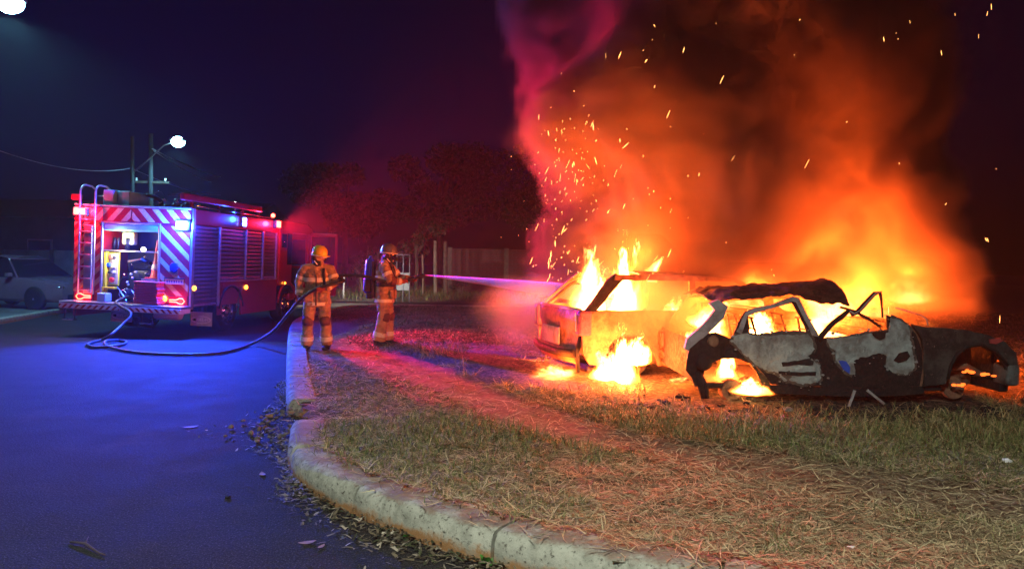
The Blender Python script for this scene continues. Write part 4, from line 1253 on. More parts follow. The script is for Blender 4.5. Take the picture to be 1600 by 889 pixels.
loft('windows', [(.10, [(.66, .85), (.64, .87), (.60, .88)]), (.45, [(.74, .86), (.66, 1.2), (.54, 1.34)]), (.75, [(.75, .86), (.64, 1.3), (.52, 1.44)]), (1.9, [(.75, .86), (.64, 1.3), (.52, 1.45)]), (2.25, [(.74, .86), (.64, 1.2), (.54, 1.36)]), (3.02, [(.70, .85), (.66, .87), (.60, .89)])], M_glass, pcar, 3)
loft('roof', [(.42, [(.56, 1.325), (.5, 1.37)]), (.8, [(.60, 1.42), (.5, 1.48)]), (1.85, [(.60, 1.43), (.5, 1.485)]), (2.22, [(.56, 1.355), (.5, 1.39)])], M_pcar, pcar, 2)
for x_ in (.42, 1.42, 2.55):
    for s_ in (-1, 1):
        MB().tube([(x_, s_ * .755, .86), (x_ + (.12 if x_ < 1 else (-.02 if x_ < 2 else -.45)), s_ * .61, 1.38)], .022, 6).build('window_pillar', M_pcar, pcar)
for x_ in (.68, 3.18):
    for s_ in (-1, 1):
        wv = empty('wheel', (x_, s_ * .76, .29), parent=pcar)
        M = Matrix.Rotation(PI / 2, 4, 'X')
        MB().lathe([(.19, -.09), (.27, -.095), (.288, -.06), (.29, .06), (.27, .095), (.19, .09)], 24, M).build('tyre', M_black, wv, smooth=True, autos=50)
        MB().lathe([(.19, -.07), (.19, .085), (.15, .075), (.06, .06), (.03, .09)], 20, M).build('rim', M_alu, wv, smooth=True, autos=40)
        MB().lathe([(.33, -.06), (.335, .0), (.33, .075), (.30, .08)], 22, Matrix.Translation((x_, s_ * .765, .31)) @ M).build('wheel_arch', M_black, pcar, smooth=True)
for s_ in (-1, 1):
    MB().ball((3.78, s_ * .60, .62), (.14, .13, .07)).build('headlight', M_chrome, pcar, smooth=True)
    MB().bbox(2.35, 2.5, s_ * .92 - .07, s_ * .92 + .07, .88, 1.0, .03).build('wing_mirror', M_pcar, pcar)
MB().bbox(3.86, 3.95, -.45, .45, .30, .42, .02).build('grille', M_black, pcar)
MB().bbox(-.02, .06, -.75, -.55, .62, .82, .02).build('tail_light', M_redlens, pcar)

# ================================================================== FIREFIGHTERS
def cloth_mat(name, col, dirt):
    m, nt, b = new_mat(name)
    tc = nn(nt, 'ShaderNodeTexCoord')
    o = tc.outputs['Object']
    n1 = noise_n(nt, o, 5, 5, .65)
    c = mix_rgb(nt, ramp_n(nt, n1, .42, .72), col, dirt)
    nt.links.new(c, b.inputs['Base Color'])
    b.inputs['Roughness'].default_value = .85
    bp = nn(nt, 'ShaderNodeBump')
    bp.inputs['Strength'].default_value = 1.0
    bp.inputs['Distance'].default_value = .05
    mp = nn(nt, 'ShaderNodeMapping')
    mp.inputs['Scale'].default_value = (1, 1, 1.8)
    nt.links.new(o, mp.inputs[0])
    nt.links.new(noise_n(nt, mp.outputs[0], 9, 4, .55, 1.0), bp.inputs['Height'])
    nt.links.new(bp.outputs[0], b.inputs['Normal'])
    return m
M_gear = cloth_mat('sand_turnout_gear', (.46, .29, .14), (.20, .12, .065))
M_band = pm('reflective_band', (.74, .70, .52), .35, var=.15, vscale=30)
M_patch = pm('brown_reinforcement', (.16, .06, .04), .8, var=.3, bump=.3)
M_glove = pm('red_brown_glove', (.26, .045, .03), .7, var=.3, bump=.3)
M_boot = pm('black_boot', (.012, .012, .012), .45, var=.3)
M_skin = pm('skin', (.42, .24, .16), .55, var=.15)
M_hood = pm('dark_hood', (.02, .018, .02), .9)
M_hely = pm('yellow_helmet_shell', (.75, .55, .01), .2, coat=.6)
M_helw = pm('grey_helmet_shell', (.10, .11, .14), .18, coat=.7)
M_white2 = pm('helmet_white_trim', (.8, .78, .72), .35)
M_tank = pm('blue_cylinder', (.01, .05, .45), .25, coat=.5)
M_strap = pm('black_webbing', (.014, .014, .016), .7)

def remeshed(mb, name, mat, parent, vox, sm=6, disp=0.0, dscale=7.0):
    o = mb.build(name, None, None)
    md = o.modifiers.new('r', 'REMESH'); md.mode = 'VOXEL'; md.voxel_size = vox
    ms = o.modifiers.new('s', 'SMOOTH'); ms.iterations = sm; ms.factor = .5
    dg = bpy.context.evaluated_depsgraph_get()
    me = bpy.data.meshes.new_from_object(o.evaluated_get(dg))
    old = o.data
    bpy.data.objects.remove(o)
    bpy.data.meshes.remove(old)
    if disp:
        nr = [v.normal.copy() for v in me.vertices]
        for v, n in zip(me.vertices, nr):
            p = v.co
            v.co = p + n * disp * (mnoise.noise((p.x * dscale, p.y * dscale, p.z * dscale * 1.6)) + .5 * mnoise.noise((p.x * dscale * 2.3 + 4, p.y * dscale * 2.3, p.z * dscale * 4)))
    me.name = name
    return link_mesh(name, me, mat, parent, smooth=True)
def V(*a): return Vector(a)
def band(name, a, b, ra, rb, t0, t1, mat, parent, grow=1.1, n=18):
    """sleeve of reflective cloth between fractions t0..t1 of a limb"""
    a, b = V(*a), V(*b)
    lerp = lambda x, y, t: tuple(p + (q - p) * t for p, q in zip(x, y))
    ra = ra if isinstance(ra, tuple) else (ra, ra); rb = rb if isinstance(rb, tuple) else (rb, rb)
    rs = [tuple(q * grow for q in lerp(ra, rb, t)) for t in (t0, (t0 + t1) / 2, t1)]
    return MB().tube([a.lerp(b, t) for t in (t0, (t0 + t1) / 2, t1)], rs, n).build(name, mat, parent, smooth=True, autos=60)
def hand(wrist, centre, axis, parent, thumb_dir=1, r=.034):
    """gloved hand closed round a hose through centre along axis"""
    w_, c, ax = V(*wrist), V(*centre), V(*axis).normalized()
    to = (c - w_)
    to = (to - ax * to.dot(ax)).normalized()
    up = ax.cross(to)
    m_ = MB()
    base = c - to * (r + .012)
    # palm
    m_.tube([w_, w_.lerp(base, .6), base], [(.034, .030), (.042, .026), (.044, .022)], 10)
    for i, ln in enumerate((.9, 1.0, .96, .8)):
        s_ = (i - 1.5) * .0225
        pts = [base + ax * s_ * .8]
        for k_ in range(6):
            a = -.3 + (2.9 * ln) * k_ / 5
            pts.append(c + ax * s_ + (-to * math.cos(a) + up * math.sin(a)) * (r + .011))
        m_.tube(pts, [.012, .0115, .011, .0105, .010, .0095, .008], 8)
    pts = [base + ax * (.03 * thumb_dir)]
    for k_ in range(4):
        a = .4 + 1.7 * k_ / 3
        pts.append(c + ax * (.036 * thumb_dir) + (-to * math.cos(a) - up * math.sin(a)) * (r + .012))
    m_.tube(pts, [.015, .014, .013, .012, .010], 8)
    return remeshed(m_, 'gloved_hand', M_glove, parent, .0055, 2)
def firefighter(loc, rz, J, label, helmet_mat, helmet_trim, mask, tank, scale=1.0):
    t = tag(empty('person', loc, (0, 0, rz)), label, 'firefighter', 'firefighters')
    t.scale = (scale,) * 3
    m_ = MB()
    pel, che, nec, hd = (V(*J[k]) for k in ('pelvis', 'chest', 'neck', 'head'))
    hem = pel + V(0, 0, -.20)
    m_.tube([hem, pel, pel.lerp(che, .5), che, che + V(0, 0, .09), nec], [(.215, .165), (.205, .155), (.20, .15), (.21, .155), (.15, .12), (.075, .075)], 20)
    for s_ in 'LR':
        h, k_, a = (V(*J[q + s_]) for q in ('hip', 'knee', 'ankle'))
        m_.tube([h + V(0, 0, .05), h.lerp(k_, .5), k_, k_.lerp(a, .5), a + V(0, 0, -.015)], [(.115, .125), (.108, .112), (.094, .098), (.093, .10), (.102, .108)], 16)
        sh, e, wr = (V(*J[q + s_]) for q in ('shoulder', 'elbow', 'wrist'))
        m_.tube([sh.lerp(nec, .55) + V(0, 0, -.035), sh + V(0, 0, -.02), sh.lerp(e, .5), e, e.lerp(wr, .5), wr], [.075, .086, .080, .070, .064, .055], 14)
    m_.ball(tuple(hd), (.085, .10, .118)).tube([nec - V(0, 0, .03), hd], [.07, .065], 12)
    body = remeshed(m_, 'body', M_gear, t, .014, 5, .017)
    # trouser cuffs / bands / knee patches / boots
    for s_ in 'LR':
        h, k_, a = (tuple(J[q + s_]) for q in ('hip', 'knee', 'ankle'))
        band('reflective_band', k_, a, (.094, .098), (.102, .108), .66, .84, M_band, t, 1.07)
        kv, hv, av = V(*k_), V(*h), V(*a)
        MB().tube([kv.lerp(hv, .12) + V(0, -.02, 0), kv + V(0, -.03, 0), kv.lerp(av, .16) + V(0, -.02, 0)], [(.085, .082), (.092, .092), (.085, .085)], 16).build('knee_patch', M_patch, t, smooth=True)
        b_ = MB().tube([av + V(0, .02, .07), av + V(0, .01, 0), av + V(0, -.02, -.06)], [(.085, .085), (.075, .085), (.065, .105)], 12)
        b_.tube([av + V(0, .06, -.065), av + V(0, -.05, -.06), av + V(0, -.15, -.07), av + V(0, -.20, -.078)], [(.04, .06), (.05, .066), (.044, .066), (.02, .045)], 12)
        remeshed(b_, 'boot', M_boot, t, .010, 4)
        sh, e, wr = (tuple(J[q + s_]) for q in ('shoulder', 'elbow', 'wrist'))
        band('reflective_band', sh, e, .088, .070, .52, .72, M_band, t, 1.12)
        band('reflective_band', e, wr, .070, .055, .62, .82, M_band, t, 1.12)
        if J.get('elbow_patch'):
            band('elbow_patch', e, wr, .070, .060, -.02, .42, M_patch, t, 1.12)
    band('reflective_band', tuple(pel), tuple(che), (.205, .155), (.215, .155), .62, .82, M_band, t, 1.05, 22)
    band('reflective_band', tuple(hem), tuple(pel), (.215, .165), (.205, .155), .08, .34, M_band, t, 1.05, 22)
    for s_ in (-1, 1):
        c_ = pel + V(s_ * .12, -.155, -.04)
        MB().bbox(c_.x - .07, c_.x + .07, c_.y - .02, c_.y + .03, c_.z - .09, c_.z + .07, .015).build('jacket_pocket', M_gear, t)
    MB().tube([nec + V(0, 0, -.05), nec + V(0, 0, .03)], [(.105, .10), (.09, .085)], 16).build('collar', M_gear, t, smooth=True)
    MB().tube([hem + V(0, -.17, .02), pel + V(0, -.163, 0), pel.lerp(che, .5) + V(0, -.158, 0), che + V(0, -.16, 0)], .012, 6).build('front_flap', M_patch, t, smooth=True)
    for s_ in (-1, 1):
        MB().tube([che + V(s_ * .11, -.13, .10), che + V(s_ * .12, -.165, .0), pel.lerp(che, .45) + V(s_ * .13, -.14, 0)], (.022), 6, flat=.4).build('harness_strap', M_strap, t, smooth=True) if tank or s_ > 0 else None
    # head in its own frame, turned on the neck
    hz = empty('head', tuple(hd), (R(J.get('nod', 0)), 0, R(J.get('turn', 0))), t)
    f_ = MB().ball((0, -.0, -.01), (.078, .094, .112))
    f_.tube([(0, -.085, .0), (0, -.112, -.035)], [.010, .016], 8).ball((0, -.08, -.075), (.035, .022, .018)).ball((0, -.078, -.105), (.032, .028, .02))
    for s_ in (-1, 1):
        f_.ball((s_ * .08, 0, -.015), (.012, .022, .032)).ball((s_ * .03, -.082, .02), (.022, .012, .009))
    remeshed(f_, 'face', M_skin, hz, .007, 2)
    for s_ in (-1, 1):
        MB().ball((s_ * .031, -.084, .004), (.012, .009, .008), nu=8, nv=6).build('eye', M_white2, hz)
        MB().ball((s_ * .031, -.0915, .004), (.005, .003, .005), nu=8, nv=6).build('pupil', M_boot, hz)
    MB().tube([(0, .0, -.20), (0, .01, -.12), (0, .02, -.04)], [(.088, .088), (.088, .096), (.09, .10)], 16).build('fire_hood', M_hood, hz, smooth=True)
    hs = MB()
    prof = [(.122, -.01), (.124, .03), (.118, .075), (.098, .115), (.062, .142), (.02, .152)]
    hs.lathe(prof, 24, Matrix.Diagonal((.93, 1.13, 1, 1)) @ Matrix.Translation((0, 0, .035)))
    hs.tube([(s_x * .118, .02, .02 - .06 * (1 - abs(s_x))) for s_x in (-1, -.5, 0, .5, 1)], .012, 6)
    he = hs.build('helmet', helmet_mat, hz, smooth=True, autos=60)
    MB().prism([(-.115, -.075), (-.09, -.155), (-.04, -.185), (.04, -.185), (.09, -.155), (.115, -.075), (.06, -.12), (-.06, -.12)], .028, .044, 'z').build('visor_brim', helmet_mat, he)
    MB().tube([(.128 * math.cos(a) * .95, .142 * math.sin(a) + .0, .022) for a in np.linspace(0, 2 * PI, 25)[:-1]], .010, 6, closed=True).build('rim_trim', helmet_trim, he, smooth=True)
    for i_ in (-1, 0, 1):
        MB().tube([(i_ * .035, -.11, .125), (i_ * .035, -.04, .178), (i_ * .035, .05, .18), (i_ * .035, .11, .135)], .007, 6).build('shell_ridge', helmet_mat, he, smooth=True)
    for s_ in (-1, 1):
        MB().lathe([(.036, 0), (.042, .012), (.034, .03), (.01, .034)], 14, Matrix.Translation((s_ * .108, .0, -.03)) @ Matrix.Rotation(s_ * PI / 2, 4, 'Y')).build('ear_cup', M_strap, he, smooth=True, autos=40)
        MB().tube([(s_ * .105, .01, -.06), (s_ * .075, -.04, -.12), (0, -.075, -.135)], .009, 6).build('chin_strap', helmet_trim, he, smooth=True)
    if mask:
        mk = MB().ball((0, -.055, -.005), (.085, .072, .10)).build('face_mask', M_glass, hz, smooth=True)
        MB().tube([(.088 * math.sin(a), -.075 - .02 * math.cos(a) * 0, -.005 + .1 * math.cos(a)) for a in np.linspace(0, 2 * PI, 21)[:-1]], .011, 6, closed=True).build('mask_seal', M_strap, mk, smooth=True)
        MB().lathe([(.034, 0), (.04, .02), (.034, .05), (.02, .06)], 14, Matrix.Translation((0, -.115, -.075)) @ Matrix.Rotation(R(75), 4, 'X')).build('breathing_valve', M_strap, mk, smooth=True, autos=40)
    else:
        MB().tube([(-.085, -.055, .03), (-.06, -.115, .02), (0, -.135, .015), (.06, -.115, .02), (.085, -.055, .03)], [(.018, .006)] * 5, 6).build('raised_visor', helmet_trim, hz, smooth=True)
    if tank:
        by = .255
        tk = empty('breathing_apparatus', tuple(che + V(0, by, -.02)), parent=t)
        MB().lathe([(.03, -.36), (.06, -.345), (.078, -.30), (.082, -.2), (.082, .16), (.07, .22), (.03, .25), (.02, .29)], 20, Matrix.Rotation(R(4), 4, 'X')).build('air_cylinder', M_tank, tk, smooth=True, autos=60)
        MB().lathe([(.084, -.32), (.086, -.31), (.086, -.12), (.084, -.11)], 20, Matrix.Rotation(R(4), 4, 'X')).build('cylinder_sleeve', M_strap, tk, smooth=True)
        MB().bbox(-.13, .13, -.11, -.06, -.42, .2, .03).build('back_plate', M_strap, tk)
        MB().bbox(-.07, .07, -.08, .04, -.44, -.34, .02).tube([(-.09, 0, -.39), (.09, 0, -.39)], .022, 8).build('valve_block', M_strap, tk)
        MB().tube([(.05, -.06, -.3), (.15, -.16, .0), (.10, -.33, .16), (.02, -.37, .24)], .013, 6).build('air_hose', M_strap, tk, smooth=True)
        band('waist_belt', tuple(pel + V(0, 0, .08)), tuple(pel + V(0, 0, .15)), (.207, .158), (.205, .156), 0, 1, M_strap, t, 1.05, 22)
    return t
# --- firefighter at the kerb, yellow helmet, feeding the hose
p1 = G(495, 543, .17)
S1 = .985
J1 = dict(pelvis=(0, 0, .93), chest=(.0, .0, 1.26), neck=(.01, .0, 1.45), head=(.03, -.03, 1.55), turn=52, nod=10,
          hipL=(-.10, 0, .90), kneeL=(-.145, -.05, .50), ankleL=(-.165, .02, .10), hipR=(.10, 0, .90), kneeR=(.135, -.05, .50), ankleR=(.155, .05, .10),
          shoulderL=(-.205, 0, 1.36), elbowL=(-.30, .05, 1.12), wristL=(-.285, -.05, .89), shoulderR=(.205, 0, 1.36), elbowR=(.305, -.08, 1.12), wristR=(.15, -.25, 1.03))
ff1 = firefighter((p1.x, p1.y, zl(p1.x, p1.y) - .015), R(8), J1, 'firefighter with yellow helmet feeding the hose beside the kerb', M_hely, M_white2, False, False, S1)
# --- firefighter at the nozzle
p2 = G(600, 539, .19)
J2 = dict(pelvis=(0, 0, .93), chest=(0, .01, 1.26), neck=(0, -.02, 1.44), head=(0, -.06, 1.56), turn=0, nod=4, elbow_patch=True,
          hipL=(-.10, 0, .90), kneeL=(-.11, -.01, .50), ankleL=(-.12, .07, .10), hipR=(.10, 0, .90), kneeR=(.12, -.04, .50), ankleR=(.13, -.03, .10),
          shoulderL=(-.20, -.02, 1.375), elbowL=(-.25, -.14, 1.13), wristL=(-.09, -.31, 1.10), shoulderR=(.20, -.02, 1.375), elbowR=(.25, -.20, 1.14), wristR=(.08, -.40, 1.15))
ff2 = firefighter((p2.x, p2.y, zl(p2.x, p2.y) - .015), R(88), J2, 'firefighter with blue air cylinder aiming the water jet at the burning cars', M_helw, M_white2, True, True, S1)
bpy.context.view_layer.update()
A1, A2 = ff1.matrix_world.copy(), ff2.matrix_world.copy()
hl1, hl2 = V(-.27, -.11, .83), V(.055, -.29, 1.045)       # where ff1 grips the hose
hn1, hn2 = V(-.02, -.36, 1.105), V(.0, -.50, 1.155)        # where ff2 grips hose and nozzle
hand(J1['wristL'], hl1, (.55, -.3, .6), ff1, -1)
hand(J1['wristR'], hl2, (.9, .1, .25), ff1, 1)
hand(J2['wristL'], hn1, (0.05, -1, .25), ff2, 1)
hand(J2['wristR'], hn2, (0.05, -1, .2), ff2, 1)
# --- the hose: from the pump over the deck, a loop on the road, through both firefighters' hands
M_hose = pm('black_hose', (.02, .02, .022), .5, var=.4, vscale=30, bump=.3, bscale=90)
g = lambda px, py, z=.032: G(px, py, z)
hp = [TW(.02, .05, .80), TW(.01, -.15, .80), TW(-.06, -.40, .70)]
hp += [at(205, 490, 14.2), at(190, 508, 14.0), at(172, 524, 13.7), g(158, 531), g(143, 535), g(137, 539), g(150, 543), g(172, 541, .05), g(192, 538), g(197, 534), g(184, 531.5), g(166, 533, .09), g(165, 539, .05), g(190, 547), g(230, 552), g(280, 554), g(330, 553), g(365, 547), g(395, 536, .06)]
hp += [at(425, 519, 12.6), at(447, 494, 12.15), A1 @ (hl1 + V(-.06, .03, -.07)), A1 @ hl1, A1 @ V(-.12, -.22, .95), A1 @ hl2, A1 @ V(.22, -.28, 1.09), A1 @ V(.45, -.20, 1.16)]
hp += [A2 @ V(-.30, .75, 1.18), A2 @ V(-.30, .32, 1.19), A2 @ V(-.29, .0, 1.12), A2 @ V(-.16, -.2, 1.07), A2 @ hn1, A2 @ (hn1 + V(.005, -.06, .02))]
hc = catmull([tuple(p) for p in hp], .06)
hose = tag(MB().tube([tuple(p) for p in hc], .026, 10).build('fire_hose', M_hose, smooth=True), 'black fire hose running from the engine along the road to the firefighters', 'hose')
nz = empty('hose_nozzle', A2 @ (hn1 + V(.0, -.06, .02)))
nd = ((A2 @ hn2) - (A2 @ hn1)).normalized()
NM = nd.to_track_quat('Z', 'Y').to_matrix().to_4x4()
MB().lathe([(.026, -.02), (.03, .0), (.03, .06), (.024, .07), (.024, .14), (.03, .15), (.036, .20), (.038, .26), (.03, .27)], 16, NM).build('barrel', M_dark, nz, smooth=True, autos=35)
MB().tube([NM @ V(0, 0, .05), NM @ V(.0, .0, .05) + V(0, 0, -.10)], [.018, .016], 8).build('pistol_grip', M_black, nz, smooth=True)
MB().tube([NM @ V(.03, 0, .09), NM @ V(.03, 0, .09) + V(0, 0, .06), NM @ V(-.03, 0, .09) + V(0, 0, .06), NM @ V(-.03, 0, .09)], .006, 6).build('shut_off_lever', M_chrome, nz, smooth=True)
tag(nz, 'dark hose nozzle held by the firefighter with the air cylinder', 'nozzle')
TIP = nz.location + nd * .27

# --- water: a fanned jet of spray
jet_end = at(950, 458, 9.75)
def spray_mat(name, dens, aniso=.2):
    m = bpy.data.materials.new(name)
    m.use_nodes = True
    nt = m.node_tree
    nt.nodes.clear()
    out = nn(nt, 'ShaderNodeOutputMaterial')
    pv = nn(nt, 'ShaderNodeVolumePrincipled')
    pv.inputs['Color'].default_value = (.97, .97, .98, 1)
    pv.inputs['Density'].default_value = dens
    pv.inputs['Anisotropy'].default_value = aniso
    nt.links.new(pv.outputs[0], out.inputs['Volume'])
    m.cycles.homogeneous_volume = True
    return m
jv = jet_end - TIP
def jet_pt(t, a, q):
    """point of the fan at fraction t, direction a, fraction q of its radius; the water sags a little"""
    c = TIP + jv * t + V(0, 0, -.05 * t * t)
    u = jv.normalized()
    e1 = u.cross(V(0, 0, 1)).normalized(); e2 = e1.cross(u)
    r_ = .010 + .165 * t
    return c + (e1 * math.cos(a) + e2 * math.sin(a) * .8) * r_ * q
jet = empty('water_jet')
tag(jet, 'wide jet of water spray shot from the nozzle into the left wreck', 'water jet')
ring_ = [[jet_pt(t, 2 * PI * k_ / 16, 1) for k_ in range(16)] for t in np.linspace(0, 1, 12)]
mj = MB().add([p for r_ in ring_ for p in r_], [(i * 16 + k_, i * 16 + (k_ + 1) % 16, (i + 1) * 16 + (k_ + 1) % 16, (i + 1) * 16 + k_) for i in range(11) for k_ in range(16)] + [tuple(range(16)), tuple(11 * 16 + k_ for k_ in reversed(range(16)))])
mj.build('spray_cone', spray_mat('water_spray', JET_D), jet)
ms = MB()
for i in range(26):
    a, q = random.uniform(0, 2 * PI), math.sqrt(random.uniform(.02, .95))
    t0, t1 = random.uniform(0, .08), random.uniform(.75, .99)
    ms.tube([jet_pt(t, a, q) for t in np.linspace(t0, t1, 8)], [.003 + .014 * t for t in np.linspace(t0, t1, 8)], 6)
st_ = ms.build('spray_streaks', spray_mat('water_streak', JET_S), jet)
st_['kind'] = 'stuff'

# ================================================================== BACKGROUND
M_block = pm('wall_block', (.10, .03, .025), .9, var=.45, vscale=3, bump=.5, bscale=25)
M_mortar = pm('wall_mortar', (.10, .075, .06), .95, var=.3)
WY = 38.0
wx0 = at(703, 430, WY).x
wz1 = at(770, 389, WY).z
wall = tag(empty('block_wall', (wx0, WY, .08)), 'long block wall beyond the lot, behind the water jet', 'wall')
wh = wz1 - .08
MB().box(0, 22, .05, .14, 0, wh - .02).build('mortar_core', M_mortar, wall)
nrow = 12
bh = wh / nrow
blk = None
rest = MB()
for r_ in range(nrow):
    x = -(.2 if r_ % 2 else 0)
    while x < 22:
        x0, x1 = max(0, x) + .008, x + .4 - .008
        j = random.uniform(-.008, .008)
        if x < 5.6 and x1 - x0 > .1:
            if blk is None:
                blk = MB().box(0, 1, 0, .19, 0, 1).build('block', M_block, wall)
                c_ = blk
            else:
                c_ = share(blk, wall)
            c_.location = (x0, j, r_ * bh + .008)
            c_.scale = (x1 - x0, 1, bh - .016)
        elif x >= 5.6:
            rest.box(x0, x1, j, .19 + j, r_ * bh + .008, (r_ + 1) * bh - .008)
        x += .4
ro = rest.build('far_blocks', M_block, wall)
ro['kind'] = 'stuff'
for x in (-.02, 2.9, 5.9, 9, 12, 15, 18):
    MB().bbox(x - .12, x + .12, -.06, .25, 0, wh + .05, .01).build('wall_pillar', M_mortar, wall)
# wooden posts in front of the wall end
M_wood = pm('grey_weathered_wood', (.19, .14, .10), .9, var=.5, vscale=4, bump=.5, bscale=30)
for i, (px, y0, y1, Y, r_, lab) in enumerate([(660, 398, 446, 34, .05, 'thin grey wooden post left of its two neighbours before the block wall'), (680, 376, 447, 33.5, .09, 'thick weathered wooden post between two others before the block wall'), (696, 377, 440, 35, .10, 'tall dark wooden post against the end of the block wall')]):
    a, b = at(px + 1, y1, Y), at(px, y0, Y)
    a.z = .05
    MB().tube([a, a.lerp(b, .5) + V(random.uniform(-.04, .04), 0, 0), b], [r_ * 1.1, r_, r_ * .8], 8).build('wooden_post', M_wood, smooth=True, autos=50)
    tag(COL.objects[-1], lab, 'post', 'wooden posts')
pa = at(537, 447, 30); pa.z = .05
tag(MB().tube([pa, at(538, 428, 30)], .035, 8).build('wooden_post', pm('whitewashed_wood', (.6, .6, .56), .8)), 'short whitewashed post in the lit grass behind the firefighters', 'post', 'wooden posts')
ga = at(620, 425, 28)
gt = tag(empty('metal_gate', (ga.x, 28, .06)), 'small pale metal gate behind the firefighter at the nozzle', 'gate')
M_gate = pm('pale_gate_paint', (.11, .13, .15), .5, var=.2)
gw = at(640, 425, 28).x - ga.x
gh = at(630, 398, 28).z - .06
for x_ in (0, gw * .5, gw):
    MB().tube([(x_, 0, 0), (x_, 0, gh)], .022, 8).build('gate_bar', M_gate, gt, smooth=True)
MB().bbox(0, gw, -.01, .01, gh * .25, gh * .62, .004).build('gate_panel', M_gate, gt)
MB().tube([(0, 0, gh), (gw, 0, gh)], .022, 8).build('gate_bar', M_gate, gt, smooth=True)

def leaf_mat(name, c1, c2):
    m, nt, b = new_mat(name)
    at_ = nn(nt, 'ShaderNodeVertexColor', layer_name='Col')
    nt.links.new(mix_rgb(nt, 1.0, at_.outputs[0], c1, 'MULTIPLY'), b.inputs['Base Color'])
    b.inputs['Roughness'].default_value = .6
    b.inputs['Specular IOR Level'].default_value = .3
    return m
M_leaf = leaf_mat('tree_leaves', (.011, .018, .006), None)
def leaf_cloud(name, centres, radii, n, size, mat, parent):
    """leaf-sized faces spread through several clumps"""
    C_ = np.array(centres); R_ = np.array(radii)
    wgt = (R_ ** 2) / (R_ ** 2).sum()
    idx = rng.choice(len(C_), n, p=wgt)
    d = rng.normal(size=(n, 3)); d /= np.linalg.norm(d, axis=1)[:, None]
    rad = R_[idx] * rng.uniform(.35, 1.0, n) ** .6
    P_ = C_[idx] + d * rad[:, None] * np.array([1, 1, .8])
    u = rng.normal(size=(n, 3)); u /= np.linalg.norm(u, axis=1)[:, None]
    v = np.cross(u, rng.normal(size=(n, 3))); v /= np.linalg.norm(v, axis=1)[:, None]
    s_ = (size * rng.uniform(.6, 1.4, n))[:, None]
    vs = np.stack([P_ - u * s_, P_ + v * s_ * .4, P_ + u * s_, P_ - v * s_ * .4], 1).reshape(-1, 3)
    fs = np.arange(n * 4).reshape(n, 4)
    sh = np.repeat(rng.uniform(.5, 1.6, n), 4)
    return np_mesh(name, vs, fs, mat, parent, col=np.stack([sh, sh, sh, np.ones_like(sh)], 1))
M_bark = pm('bark', (.07, .05, .035), .95, var=.5, vscale=5, bump=.6)
def tree(base, h, crown_r, nclump, nleaf, label, lsize=.09, spread=1.0):
    t = tag(empty('tree', base), label, 'tree', 'trees in the dark behind the lot')
    m_ = MB()
    m_.tube([(0, 0, -.1), (.05, .03, h * .3), (-.03, .05, h * .55), (.05, 0, h * .75)], [.03 * h, .024 * h, .018 * h, .01 * h], 10)
    cs, rs = [], []
    for i in range(nclump):
        a = random.uniform(0, 2 * PI); q = math.sqrt(random.random()) * crown_r * spread
        z = h * random.uniform(.5, .98)
        c_ = (q * math.cos(a), q * math.sin(a), z)
        cs.append(c_); rs.append(crown_r * random.uniform(.28, .5))
        if i % 2 == 0:
            m_.tube([(0, .03, h * .45), (c_[0] * .5, c_[1] * .5, h * .45 + (z - h * .45) * .6), c_], [.011 * h, .007 * h, .002 * h], 6)
    m_.build('trunk', M_bark, t, smooth=True)
    leaf_cloud('crown', cs, rs, nleaf, lsize, M_leaf, t)
    return t
b_ = at(650, 430, 36)
tree((b_.x, 36, .05), 4.1, 1.3, 9, 2600, 'small tree with green lit leaves behind the firefighter at the nozzle', .10)
tree((-10.5, 46, 0), 7.5, 3.2, 16, 7000, 'dark broad tree behind the cab of the fire engine', .16)
tree((-5.0, 50, 0), 9.5, 3.4, 16, 7000, 'tall dark tree in the gap between the fire engine and the block wall', .17)
tree((2.0, 48, 0), 9.0, 3.6, 16, 7000, 'tall dark tree rising behind the block wall', .17)
tree((17.0, 40, 0), 8.5, 3.4, 16, 6000, 'dark tree behind the smoke at the right edge', .17)
def shrub(base, h, n, label, twig=True):
    t = tag(empty('shrub', base), label, 'shrub', 'shrubs at the field edge')
    m_ = MB(); cs = []
    for i in range(16):
        a = random.uniform(0, 2 * PI); q = random.uniform(.2, .7) * h
        tip = (q * math.cos(a), q * math.sin(a), h * random.uniform(.6, 1.05))
        m_.tube([(0, 0, 0), (tip[0] * .4, tip[1] * .4, tip[2] * .6), tip], [.02, .012, .004], 5)
        cs.append(tip)
    m_.build('stems', pm('pale_twigs', (.22, .18, .12), .9, var=.3), t, smooth=True)
    leaf_cloud('foliage', cs, [h * .24] * len(cs), n, .05, M_leaf, t)
sb = G(560, 462, .1)
shrub((sb.x, 33, .05), 1.25, 420, 'leafless grey shrub between the two firefighters')
shrub((at(590, 430, 35).x, 35, .05), 1.9, 900, 'taller shrub behind the air cylinder of the firefighter')
shrub((at(720, 440, 34).x, 34.5, .05), .7, 500, 'low shrub in front of the block wall under the water jet')

